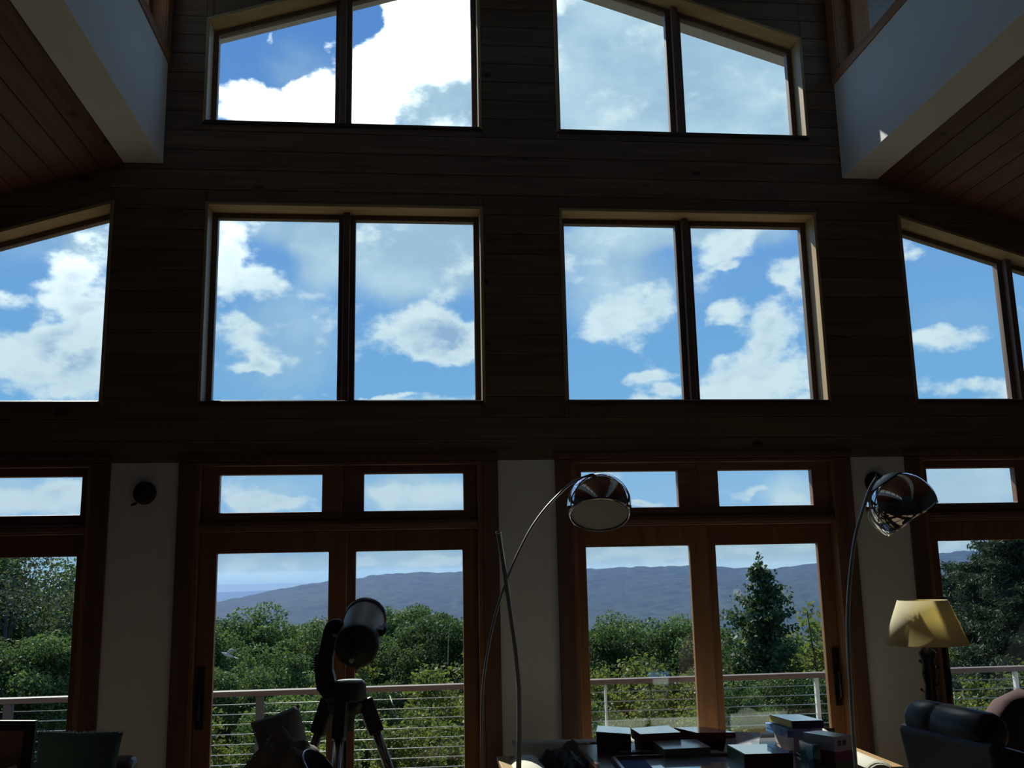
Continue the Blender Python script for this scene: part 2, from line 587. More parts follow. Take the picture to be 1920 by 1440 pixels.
# ================================================================== materials
M_WALLWOOD = wood('pine_wall_boards', (0.24, 0.165, 0.11), (0.155, 0.10, 0.068), 0)
M_CEIL = wood('red_pine_ceiling_boards', (0.19, 0.088, 0.056), (0.12, 0.05, 0.032), 1)
M_FRAME = wood('pine_window_frame', (0.50, 0.36, 0.19), (0.38, 0.26, 0.13), 2, knots=False)
M_FRAMEX = wood('pine_window_frame_level', (0.50, 0.36, 0.19), (0.38, 0.26, 0.13), 0, knots=False)
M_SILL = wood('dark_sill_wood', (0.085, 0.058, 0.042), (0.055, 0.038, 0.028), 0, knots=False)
M_SASH = wood('dark_sash_wood', (0.20, 0.135, 0.095), (0.13, 0.085, 0.06), 2, knots=False)
M_DOOR = wood('stained_door_wood', (0.30, 0.155, 0.075), (0.21, 0.10, 0.047), 2, knots=False)
M_DOORX = wood('stained_door_wood_level', (0.27, 0.155, 0.095), (0.185, 0.10, 0.062), 0, knots=False)
M_CASING = wood('reddish_door_casing', (0.19, 0.105, 0.075), (0.125, 0.068, 0.05), 2, knots=False)
M_CLER = wood('clerestory_casing_wood', (0.42, 0.20, 0.09), (0.30, 0.13, 0.06), 1, knots=False)
M_PLASTER = plain('white_plaster', (0.86, 0.87, 0.85), 0.9, var=0.02, scale=60, bump=0.15)
M_CORE = plain('wall_core', (0.30, 0.20, 0.12), 0.8)
M_FLOOR = wood('oak_floor_boards', (0.145, 0.108, 0.075), (0.10, 0.076, 0.052), 1, rough=0.35)
M_BACK = plain('dim_interior_wall', (0.09, 0.09, 0.09), 0.9, scale=3)
M_METALROOF = plain('pale_metal_roof', (0.55, 0.57, 0.58), 0.6)
M_SOFFIT = plain('grey_roof_soffit', (0.34, 0.36, 0.36), 0.8, var=0.25, scale=25, bump=0.3)
M_GLASS = glass_mat('window_glass', (0.97, 0.99, 0.99), 0.8)
M_DOORGLASS = glass_mat('door_double_glazing', (0.965, 0.985, 0.98), 1.0)
M_BRONZE = plain('dark_bronze', (0.035, 0.03, 0.03), 0.4, 0.8)
M_BLACKP = plain('black_plastic', (0.012, 0.012, 0.014), 0.5)


# ================================================================== structure
CX = 0.75           # middle of the facade


def rake_glass(x):
    return 5.504 + 0.32 * (2.124 - abs(x - 0.759))


def rake_side(x):
    return 4.108 - 0.31 * (abs(x - 0.759) - 2.792)


def nave_ceil(x):
    return 6.50 + 0.32 * (2.42 - abs(x - CX))


def aisle_ceil(x):
    return 4.45 - 0.31 * (abs(x - CX) - 2.67)


XL, XR, YB = -4.25, 5.75, -10.5
NL, NR = -1.67, 3.11          # inner faces of the two clerestory walls
BL, BR = -1.93, 3.38          # outer faces
# openings: x0, x1, z0, top function
def flat(z):
    return lambda x: z


OPEN = {
    'door_1': (-3.83, -2.00, 0.0, flat(2.42)), 'door_2': (-1.37, 0.46, 0.0, flat(2.42)),
    'door_3': (1.05, 2.88, 0.0, flat(2.42)), 'door_4': (3.48, 5.31, 0.0, flat(2.42)),
    'window_1': (-3.85, -1.975, 2.795, lambda x: rake_side(x) + 0.061), 'window_2': (-1.383, 0.493, 2.795, flat(4.186)),
    'window_3': (1.024, 2.89, 2.795, flat(4.186)), 'window_4': (3.503, 5.379, 2.795, lambda x: rake_side(x) + 0.061),
    'window_5': (-1.424, 0.493, 4.748, lambda x: rake_glass(x) + 0.061), 'window_6': (1.024, 2.89, 4.748, lambda x: rake_glass(x) + 0.061),
}


def clip(poly, a, b, c):
    """keep the side a*x + b*z <= c"""
    out = []
    for i in range(len(poly)):
        p, q = poly[i], poly[(i + 1) % len(poly)]
        dp, dq = a * p[0] + b * p[1] - c, a * q[0] + b * q[1] - c
        if dp <= 1e-9:
            out.append(p)
        if (dp < -1e-9 and dq > 1e-9) or (dp > 1e-9 and dq < -1e-9):
            t = dp / (dp - dq)
            out.append((p[0] + (q[0] - p[0]) * t, p[1] + (q[1] - p[1]) * t))
    return out if len(out) >= 3 else []


def area(poly):
    return abs(sum(poly[i][0] * poly[(i + 1) % len(poly)][1] - poly[(i + 1) % len(poly)][0] * poly[i][1] for i in range(len(poly)))) / 2


def wall_pieces(za, zb, gap=0.0):
    """polygons of the wall in a course za..zb, cut round every opening and under the roof"""
    res = []
    cuts = sorted({XL, XR, BL, BR, CX} | {o[0] for o in OPEN.values()} | {o[1] for o in OPEN.values()})
    spans = []
    for xa, xb in zip(cuts, cuts[1:]):
        if xb - xa < 1e-6:
            continue
        xm = (xa + xb) / 2
        polys = [[(xa, za + gap), (xb, za + gap), (xb, zb - gap), (xa, zb - gap)]]
        ceil = nave_ceil if BL < xm < BR else aisle_ceil
        s = (ceil(xb) - ceil(xa)) / (xb - xa)
        polys = [clip(p, -s, 1, ceil(xa) + 0.02 - s * xa) for p in polys]
        for (x0, x1, z0, top) in OPEN.values():
            if x0 - 1e-6 <= xa and xb <= x1 + 1e-6:
                st = (top(xb) - top(xa)) / (xb - xa)
                nxt = []
                for p in polys:
                    if not p:
                        continue
                    lo = clip(p, 0, 1, z0)
                    hi = clip(p, st, -1, -(top(xa) - st * xa))
                    nxt += [q for q in (lo, hi) if q]
                polys = nxt
        spans.append([p for p in polys if p and area(p) > 1e-4])
    # join neighbours that are plain rectangles of the full course
    for ps in spans:
        for p in ps:
            if res and len(p) == 4 and len(res[-1]) == 4:
                q = res[-1]
                if abs(max(a[0] for a in q) - min(a[0] for a in p)) < 1e-6 and \
                   len({round(a[0], 5) for a in p}) == 2 and len({round(a[0], 5) for a in q}) == 2 and \
                   all(abs(a[1] - za - gap) < 1e-6 or abs(a[1] - zb + gap) < 1e-6 for a in p + q):
                    x0, x1 = min(a[0] for a in q), max(a[0] for a in p)
                    res[-1] = [(x0, za + gap), (x1, za + gap), (x1, zb - gap), (x0, zb - gap)]
                    continue
            res.append(p)
    return res


def build_front_wall():
    core = MB()
    zs = [0.0, 2.42]
    z = 2.42
    while z < 7.3:
        z += 0.1425
        zs.append(z)
    for a, b in zip(zs, zs[1:]):
        for p in wall_pieces(a, b):
            core.prism(p, 0.02, 0.26)
    wall = core.build('wall_front', M_CORE, None)
    tag(wall, 'tall board-clad gable wall full of windows facing the hills', 'wall', kind='structure')
    for a, b in zip(zs[1:], zs[2:]):
        for p in wall_pieces(a, b, 0.0016):
            MB().prism(p, 0.0, 0.0205).build('plank', M_WALLWOOD, wall, bevel=0.003, seg=1)
    for x0, x1 in ((-1.895, -1.475), (0.565, 0.945), (2.985, 3.375), (XL, -3.935), (5.415, XR)):
        MB().box(x0, x1, 0.0, 0.0205, 0.0, 2.42).build('plaster_panel', M_PLASTER, wall, label='white plaster panel between the glass doors')
    return wall


build_front_wall()


def quad(x0, x1, z0, top):
    pts = [(x0, z0), (x1, z0), (x1, top(x1))]
    if x0 < CX - 0.01 and x1 > CX + 0.01:
        pts.append((CX, top(CX)))
    pts.append((x0, top(x0)))
    return pts


def inset(x0, x1, z0, top, t):
    """same four-sided outline, t inside on every side"""
    s = (top(x1) - top(x0)) / (x1 - x0)
    dz = t * math.sqrt(1 + s * s)
    return (x0 + t, x1 - t, z0 + t, (lambda x, top=top, dz=dz: top(x) - dz))


def make_window(name, label, split):
    x0, x1, z0, top = OPEN[name]
    w = empty(name, ((x0 + x1) / 2, 0.08, z0), label, 'window', kind='structure')
    o = (x0, x1, z0, top)
    # jamb liner of four boards, standing a little proud of the wall boards
    i = inset(*o, 0.022)
    O, I = quad(*o), quad(*i)
    n = len(O)
    names = ('sill', 'jamb', 'head', 'jamb')
    for k in range(n):
        j = (k + 1) % n
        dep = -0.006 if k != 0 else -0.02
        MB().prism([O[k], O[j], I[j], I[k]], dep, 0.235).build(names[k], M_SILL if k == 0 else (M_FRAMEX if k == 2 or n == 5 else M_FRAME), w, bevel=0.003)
    ix0, ix1, iz0, it = i
    # centre mullion
    MB().prism([(split - 0.022, iz0), (split + 0.022, iz0), (split + 0.022, it(split + 0.022)), (split - 0.022, it(split - 0.022))], 0.10, 0.235).build('mullion', M_SASH, w, bevel=0.003)
    for a, b in ((ix0, split - 0.022), (split + 0.022, ix1)):
        so = (a, b, iz0, it)
        si = inset(*so, 0.036)
        sash = MB().ring(quad(*so), quad(*si), 0.155, 0.215).build('sash', M_SASH, w, bevel=0.004)
        MB().prism(quad(si[0] - 0.005, si[1] + 0.005, si[2] - 0.005, lambda x, t=si[3]: t(x) + 0.005), 0.182, 0.188).build('pane', M_GLASS, sash)
    return w


make_window('window_1', 'slope-topped window of the middle row left of the wide pair', -2.90)
make_window('window_2', 'square-topped twin window of the middle row above the telescope', -0.445)
make_window('window_3', 'square-topped twin window of the middle row above the game table', 1.952)
make_window('window_4', 'slope-topped window of the middle row at the right end of the wall', 4.385)
make_window('window_5', 'high gable window on the left, its top edge rising to the right', -0.486)
make_window('window_6', 'high gable window on the right, its top edge falling to the right', 1.961)


def make_door(name, label, t1, t2, d1, d2, zb, handle_side, meet):
    """sliding glass door under a two-light transom; t/d: x-limits of the glass"""
    x0, x1, z0, top = OPEN[name]
    d = empty(name, ((x0 + x1) / 2, 0.05, 0), label, 'door', kind='structure')
    zt = 2.42
    for a, b in ((x0 - 0.105, x0), (x1, x1 + 0.105)):
        MB().box(a, b, -0.018, 0.0, 0, zt).build('casing', M_CASING, d, bevel=0.004)
    MB().box(x0, x1, -0.012, 0.235, zt - 0.025, zt).build('head', M_DOORX, d, bevel=0.003)
    MB().box(x0 - 0.105, x1 + 0.105, -0.024, -0.002, zt + 0.003, zt + 0.045).build('head_casing', M_CASING, d, bevel=0.004)
    for a, b in ((x0, x0 + 0.03), (x1 - 0.03, x1)):
        MB().box(a, b, -0.012, 0.235, 0, zt - 0.025).build('jamb', M_DOOR, d, bevel=0.003)
    MB().box(x0 + 0.03, x1 - 0.03, 0.0, 0.235, 1.975, 2.035).build('transom_bar', M_DOORX, d, bevel=0.006)
    MB().box(x0 + 0.03, x1 - 0.03, -0.008, 0.0, 1.99, 2.02).build('bead', M_DOORX, d, bevel=0.004)
    MB().box(x0, x1, 0.0, 0.25, 0.0, 0.035).build('threshold', M_DOORX, d, bevel=0.004)
    xm = (t1[1] + t2[0]) / 2
    for (a, b), (ga, gb) in (((x0 + 0.03, xm), t1), ((xm, x1 - 0.03), t2)):
        s = MB().ring([(a, 2.035), (b, 2.035), (b, zt - 0.025), (a, zt - 0.025)], [(ga, 2.10), (gb, 2.10), (gb, 2.343), (ga, 2.343)], 0.05, 0.11).build('transom_sash', M_DOORX, d, bevel=0.005)
        MB().box(ga - 0.006, gb + 0.006, 0.075, 0.081, 2.094, 2.349).build('pane', M_GLASS, s)
    mid = (d1[1] + d2[0]) / 2
    ov = 0.03
    leaf = []
    for (a, b), (ga, gb), y in (((x0 + 0.03, mid + ov), d1, 0.045), ((mid - ov, x1 - 0.03), d2, 0.098)):
        p = MB().ring([(a, 0.035), (b, 0.035), (b, 1.975), (a, 1.975)], [(ga, zb), (gb, zb), (gb, 1.842), (ga, 1.842)], y, y + 0.045).build('door_leaf', M_DOOR, d, bevel=0.006)
        MB().box(ga - 0.006, gb + 0.006, y + 0.012, y + 0.016, zb - 0.006, 1.848).build('pane', M_DOORGLASS, p)
        MB().box(ga - 0.006, gb + 0.006, y + 0.028, y + 0.032, zb - 0.006, 1.848).build('pane', M_DOORGLASS, p)
        leaf.append((p, y))
    # long lever plate on the outer stile
    hx, li = handle_side
    p, y = leaf[li]
    h = MB()
    h.box(hx - 0.022, hx + 0.022, y - 0.012, y, 0.78, 1.15)
    h.tube([(hx, y - 0.012, 1.00), (hx, y - 0.055, 1.00), (hx, y - 0.062, 0.97), (hx, y - 0.055, 0.84), (hx, y - 0.012, 0.83)], 0.010, 8)
    h.box(hx - 0.012, hx + 0.012, y - 0.025, y - 0.010, 1.06, 1.09)
    h.build('handle', M_BRONZE, p, bevel=0.003, label='dark bronze handle plate')
    if meet is not None:
        p, y = leaf[1]
        MB().ring([(meet - 0.014, 1.06), (meet + 0.014, 1.06), (meet + 0.014, 1.165), (meet - 0.014, 1.165)], [(meet - 0.007, 1.07), (meet + 0.007, 1.07), (meet + 0.007, 1.155), (meet - 0.007, 1.155)], y - 0.006, y).box(meet - 0.007, meet + 0.007, y - 0.003, y, 1.07, 1.155).build('finger_pull', M_BRONZE, p, label='dark recessed finger pull')
    return d


make_door('door_1', 'leftmost sliding glass door, cut by the frame, trees close behind', (-3.68, -3.03), (-2.73, -2.085), (-3.68, -2.98), (-2.81, -2.105), 0.3, (-2.04, 1), None)
make_door('door_2', 'sliding glass door with transom lights behind the telescope', (-1.23, -0.58), (-0.31, 0.34), (-1.23, -0.53), (-0.36, 0.333), 0.25, (-1.30, 0), None)
make_door('door_3', 'sliding glass door with transom lights behind the game table', (1.13, 1.79), (2.07, 2.73), (1.145, 1.845), (2.04, 2.755), 0.25, (2.815, 1), 1.965)
make_door('door_4', 'rightmost sliding glass door beyond the table lamp, pine outside', (3.56, 4.21), (4.49, 5.14), (3.59, 4.29), (4.47, 5.17), 0.3, (3.545, 0), None)


def shell():
    # floor of boards
    fl = MB().box(XL - 0.2, XR + 0.2, YB - 0.2, 0.2, -0.18, -0.02).build('floor', M_FLOOR)
    tag(fl, 'oak board floor of the room below the windows', 'floor', kind='structure')
    n = 70
    for k in range(n):
        a = XL + (XR - XL) * k / n
        b = XL + (XR - XL) * (k + 1) / n
        MB().box(a + 0.001, b - 0.001, YB, 0.0, -0.0195, 0.0).build('plank', M_FLOOR, fl)
    # side and back walls
    for nm, x0, x1, lb in (('wall_left', XL - 0.2, XL, 'plain wall closing the low left aisle of the room'), ('wall_right', XR, XR + 0.2, 'plain wall closing the low right aisle of the room')):
        w = MB().box(x0, x1, YB - 0.2, 0.2, 0, 4.2).build(nm, M_BACK)
        tag(w, lb, 'wall', kind='structure')
    b = MB().prism([(XL - 0.2, 0), (XR + 0.2, 0), (XR + 0.2, 4.2), (BR, aisle_ceil(BR) + 0.1), (BR, nave_ceil(BR) + .1), (CX, nave_ceil(CX) + .1), (BL, nave_ceil(BL) + .1), (BL, aisle_ceil(BL) + 0.1), (XL - 0.2, 4.2)], YB - 0.2, YB).build('wall_back', M_BACK)
    tag(b, 'back wall of the hall behind the viewer', 'wall', kind='structure')
    # aisle ceilings of boards running away from the windows
    for nm, xa, xb, lb in (('ceiling', XL, BL, 'sloping reddish board ceiling of the left aisle'), ('ceiling.001', BR, XR, 'sloping reddish board ceiling of the right aisle')):
        s = MB().prism([(xa, aisle_ceil(xa) + 0.02), (xb, aisle_ceil(xb) + 0.02), (xb, aisle_ceil(xb) + 0.25), (xa, aisle_ceil(xa) + 0.25)], YB, 0.2).build(nm, M_CEIL)
        tag(s, lb, 'ceiling', kind='structure')
        n = 17
        for k in range(n):
            a = xa + (xb - xa) * k / n + 0.002
            c = xa + (xb - xa) * (k + 1) / n - 0.002
            MB().prism([(a, aisle_ceil(a)), (c, aisle_ceil(c)), (c, aisle_ceil(c) + 0.02), (a, aisle_ceil(a) + 0.02)], YB, -0.001).build('plank', M_CEIL, s, bevel=0.003, seg=1)
    # nave ceiling and roof with its overhang beyond the gable
    c = MB().prism([(BL, nave_ceil(BL)), (CX, nave_ceil(CX)), (BR, nave_ceil(BR)), (BR, nave_ceil(BR) + 0.05), (CX, nave_ceil(CX) + 0.05), (BL, nave_ceil(BL) + 0.05)], YB, 0.2).build('ceiling.002', M_CEIL)
    tag(c, 'high board ceiling of the nave over the clerestories', 'ceiling', kind='structure')
    e = 1.0
    es = 1.0

    def sof(x):
        return 5.845 + 0.32 * (2.1 - abs(x - CX))
    r = MB().prism([(BL - e, sof(BL - e)), (CX, sof(CX)), (BR + e, sof(BR + e)), (BR + e, nave_ceil(BR + e) + 0.25), (CX, nave_ceil(CX) + 0.25), (BL - e, nave_ceil(BL - e) + 0.25)], 0.265, 0.80)
    for a, bb in ((BL - es, BL), (BR, BR + es)):
        r.prism([(a, nave_ceil(a) + .05), (bb, nave_ceil(bb) + .05), (bb, nave_ceil(bb) + 0.25), (a, nave_ceil(a) + 0.25)], YB - 0.3, 0.265)
    r.prism([(BL, nave_ceil(BL) + .05), (CX, nave_ceil(CX) + .05), (BR, nave_ceil(BR) + .05), (BR, nave_ceil(BR) + 0.25), (CX, nave_ceil(CX) + 0.25), (BL, nave_ceil(BL) + 0.25)], YB - 0.3, 0.265)
    ro = r.build('roof', M_SOFFIT)
    tag(ro, 'grey underside of the gable roof overhang above the high windows', 'roof', kind='structure')
    # clerestory walls: white beam, casing, glass, casing
    for nm, xi, xo, lb in (('wall_left_clerestory', NL, BL, 'white boxed beam on the left under a clerestory strip'), ('wall_right_clerestory', NR, BR, 'white boxed beam on the right under a clerestory strip')):
        x0, x1 = min(xi, xo), max(xi, xo)
        s = 1 if xi > xo else -1           # towards the nave
        w = MB().box(x0, x1, YB, -0.001, 4.45, 5.19).build(nm, M_PLASTER, bevel=0.006)
        tag(w, lb, 'beam', kind='structure')
        MB().box(x0 + 0.003, x1 - 0.003, YB, -0.001, 5.19, 5.27).build('sill_board', M_CLER, w)
        MB().box(*sorted((xi, xi + s * 0.014)), YB, -0.001, 5.185, 5.255).build('sill_casing', M_CLER, w, bevel=0.004)
        MB().box(x0, x1, YB, -0.001, 6.40, 6.53).build('head_board', M_CLER, w)
        ys = [-0.001, -0.11, -1.95, -2.09, -3.95, -4.09, -5.95, -6.09, -7.95, -8.09, -10.39, YB]
        for k in range(0, len(ys), 2):
            MB().box(x0, x1, ys[k + 1], ys[k], 5.27, 6.40).build('post', M_CLER, w, bevel=0.004)
            MB().box(*sorted((xi, xi + s * 0.014)), ys[k + 1], ys[k], 5.255, 6.48).build('casing', M_CLER, w, bevel=0.004)
        for k in range(1, len(ys) - 1, 2):
            xg = xi - s * 0.13
            sa = MB().ring([(ys[k + 1], 5.27), (ys[k], 5.27), (ys[k], 6.40), (ys[k + 1], 6.40)], [(ys[k + 1] + .05, 5.32), (ys[k] - .05, 5.32), (ys[k] - .05, 6.35), (ys[k + 1] + .05, 6.35)], xg - 0.025, xg + 0.025, 'x').build('sash', M_CLER, w, bevel=0.003)
            MB().box(xg - 0.003, xg + 0.003, ys[k + 1] + .045, ys[k] - .045, 5.315, 6.355).build('pane', M_GLASS, sa)
    # outer aisle roofs
    for nm, xa, xb in (('roof.001', XL - 0.5, BL), ('roof.002', BR, XR + 0.5)):
        o = MB().prism([(xa, aisle_ceil(xa) + 0.26), (xb, aisle_ceil(xb) + 0.26), (xb, aisle_ceil(xb) + 0.36), (xa, aisle_ceil(xa) + 0.36)], YB - 0.2, 0.65).build(nm, M_METALROOF)
        tag(o, 'low roof over the %s aisle' % ('left' if xa < 0 else 'right'), 'roof', kind='structure')


shell()

# ================================================================== outside
def ground_z(x, y):
    if y < 70:
        return -1.2 - 0.24 * y
    return -18.0 - 0.11 * (y - 70) if y < 600 else -76.3 - 0.05 * (y - 600)


def grid_mesh(xs, ys, fz):
    V = [(x, y, fz(x, y)) for y in ys for x in xs]
    n = len(xs)
    F = [(j * n + i, j * n + i + 1, (j + 1) * n + i + 1, (j + 1) * n + i) for j in range(len(ys) - 1) for i in range(n - 1)]
    return V, F


M_GROUND = plain('dark_undergrowth', (0.045, 0.06, 0.025), 0.95, var=0.6, scale=0.6, bump=0.5)  # dark green-brown ground cover, mottled at random
M_FOREST = plain('far_forest', (0.034, 0.052, 0.036), 0.95, var=0.85, scale=0.05, spec=0.1)
M_PLAIN = plain('far_valley', (0.06, 0.08, 0.05), 0.95, var=0.4, scale=0.004, spec=0.1)


def terrain():
    xs = np.linspace(-60, 80, 57)
    ys = np.concatenate([np.linspace(0.3, 30, 41), np.linspace(32, 120, 45)])
    V, F = grid_mesh(xs, ys, lambda x, y: ground_z(x, y) - 0.2 + 0.6 * noise.noise(Vector((x * .25, y * .25, 1))))
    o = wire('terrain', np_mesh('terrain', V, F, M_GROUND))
    tag(o, 'steep overgrown slope falling away below the deck', 'ground', kind='structure')
    V, F = grid_mesh(np.concatenate([np.linspace(-20000, -1200, 12), np.linspace(-1000, 1600, 40), np.linspace(2000, 20000, 12)]), np.concatenate([np.linspace(118, 1200, 50), np.linspace(1400, 24000, 14)]), lambda x, y: min(ground_z(x, y) - 3, -60 if y > 400 else 0) - max(0, (y - 1200)) * 0.02 * (1 if y < 8000 else 0.9) if y < 4000 else -190)
    o = wire('valley_floor', np_mesh('valley_floor', V, F, M_PLAIN))
    tag(o, 'wooded valley between the house and the hills', 'ground', kind='structure')


terrain()

RIDGE = [(-0.75, -0.045), (-0.4526, -0.034), (-0.2847, -0.0313), (-0.1879, -0.025), (-0.1409, -0.0156), (-0.1106, -0.0102), (-0.0798, -0.0057), (-0.0553, -0.0041), (-0.0169, 0.0003), (0.0523, -0.0006), (0.1006, -0.0005), (0.1757, 0.0002), (0.229, 0.0017), (0.2814, 0.0012), (0.3047, -0.0003), (0.3529, -0.0033), (0.3781, -0.0013), (0.4006, 0.0018), (0.4567, 0.008), (0.5124, 0.0091), (0.5785, 0.0098), (0.6896, 0.0023), (0.9, -0.01)]


def hills():
    """a wooded ridge about two kilometres off, in polar strips about the house"""
    az = np.linspace(-0.75, 0.9, 520)
    el = np.interp(az, [a for a, b in RIDGE], [b for a, b in RIDGE])
    ker = np.hanning(15)
    el = np.convolve(np.pad(el, 7, 'edge'), ker / ker.sum(), 'valid')
    rr = np.concatenate([np.linspace(1000, 2000, 110), [2040, 2100, 2300]])
    V = []
    for r in rr:
        t = min(1.0, (r - 1000) / 1000)
        for a, e in zip(az, el):
            d = 2000.0 + 60 * math.sin(a * 9)
            top = 1.7 + e * d
            z = -120 + (top + 120) * (t ** 0.85)
            if r > 2000:
                z = top - (r - 2000) * 0.25
            x, y = r * math.sin(a), r * math.cos(a)
            z += 16 * noise.noise(Vector((x * .004, y * .004, 2))) * t * (1 - t) * 4
            z += 3.4 * noise.noise(Vector((x * .045, y * .045, 5))) + 2.0 * noise.noise(Vector((x * .11, y * .11, 8)))
            V.append((x, y, z))
    n = len(az)
    F = [(j * n + i, j * n + i + 1, (j + 1) * n + i + 1, (j + 1) * n + i) for j in range(len(rr) - 1) for i in range(n - 1)]
    o = wire('wooded_ridge', np_mesh('wooded_ridge', V, F, M_FOREST))
    tag(o, 'long hazy blue wooded ridge rising to the right behind the trees', 'hill', kind='structure')
    # paler ridge much further away on the left
    az = np.linspace(-0.9, 0.1, 160)
    V = []
    rr = [5200, 5600, 6000, 6400]
    for k, r in enumerate(rr):
        for a in az:
            top = 1.7 - 0.0142 * 6000 + 10 * noise.noise(Vector((a * 14, 0, 3)))
            z = [-190, top - 60, top, top - 90][k]
            V.append((r * math.sin(a), r * math.cos(a), z))
    n = len(az)
    F = [(j * n + i, j * n + i + 1, (j + 1) * n + i + 1, (j + 1) * n + i) for j in range(len(rr) - 1) for i in range(n - 1)]
    o = wire('distant_ridge', np_mesh('distant_ridge', V, F, M_FOREST))
    tag(o, 'faint pale ridge on the far left horizon', 'hill', kind='structure')


hills()


def haze():
    mt = bpy.data.materials.new('valley_haze')
    mt.use_nodes = True
    nt = mt.node_tree
    nt.nodes.clear()
    v = nt.nodes.new('ShaderNodeVolumeScatter')
    v.inputs['Color'].default_value = (0.050, 0.095, 0.30, 1)
    v.inputs['Density'].default_value = 0.0006
    v.inputs['Anisotropy'].default_value = 0.3
    out = nt.nodes.new('ShaderNodeOutputMaterial')
    nt.links.new(v.outputs[0], out.inputs['Volume'])
    o = MB().box(-9000, 9000, 200, 9000, -260, 26).build('haze', mt)
    tag(o, 'blue haze lying over the valley and the hills', 'haze', kind='stuff')


haze()

# ------------------------------------------------------------------ trees
M_BARK = plain('grey_bark', (0.07, 0.055, 0.042), 0.95, var=0.4, scale=8, bump=0.5)
M_LEAF_A = leaf_mat('oak_leaves', (0.059, 0.101, 0.026), (0.119, 0.178, 0.042))
M_LEAF_B = leaf_mat('maple_leaves', (0.053, 0.095, 0.030), (0.143, 0.202, 0.048))
M_LEAF_C = leaf_mat('yellowing_leaves', (0.084, 0.140, 0.024), (0.242, 0.251, 0.042), 0.5)
M_LEAF_D = leaf_mat('poplar_leaves', (0.042, 0.083, 0.026), (0.083, 0.131, 0.036), 0.4, 0.05)
M_LEAF_F = leaf_mat('sparse_dull_leaves', (0.045, 0.069, 0.030), (0.099, 0.119, 0.050), 0.35, 0.05)
M_NEEDLE = leaf_mat('pine_needles', (0.030, 0.055, 0.030), (0.058, 0.090, 0.042), 0.25, 0.03)


def leaf_quads(rng, P, size, up=0.4, aspect=0.55, out=None):
    n = len(P)
    nr = rng.normal(size=(n, 3))
    nr[:, 2] += up
    if out is not None:
        nr += out * 0.6
    nr /= np.linalg.norm(nr, axis=1, keepdims=True)
    t = rng.normal(size=(n, 3))
    t -= nr * (t * nr).sum(1, keepdims=True)
    t /= np.linalg.norm(t, axis=1, keepdims=True)
    b = np.cross(nr, t)
    s = size * rng.uniform(0.65, 1.35, (n, 1))
    V = np.stack([P - t * s * 0.5, P + b * s * 0.5 * aspect, P + t * s * 0.5, P - b * s * 0.5 * aspect], 1).reshape(-1, 3)
    F = np.arange(4 * n).reshape(n, 4)
    return V, F


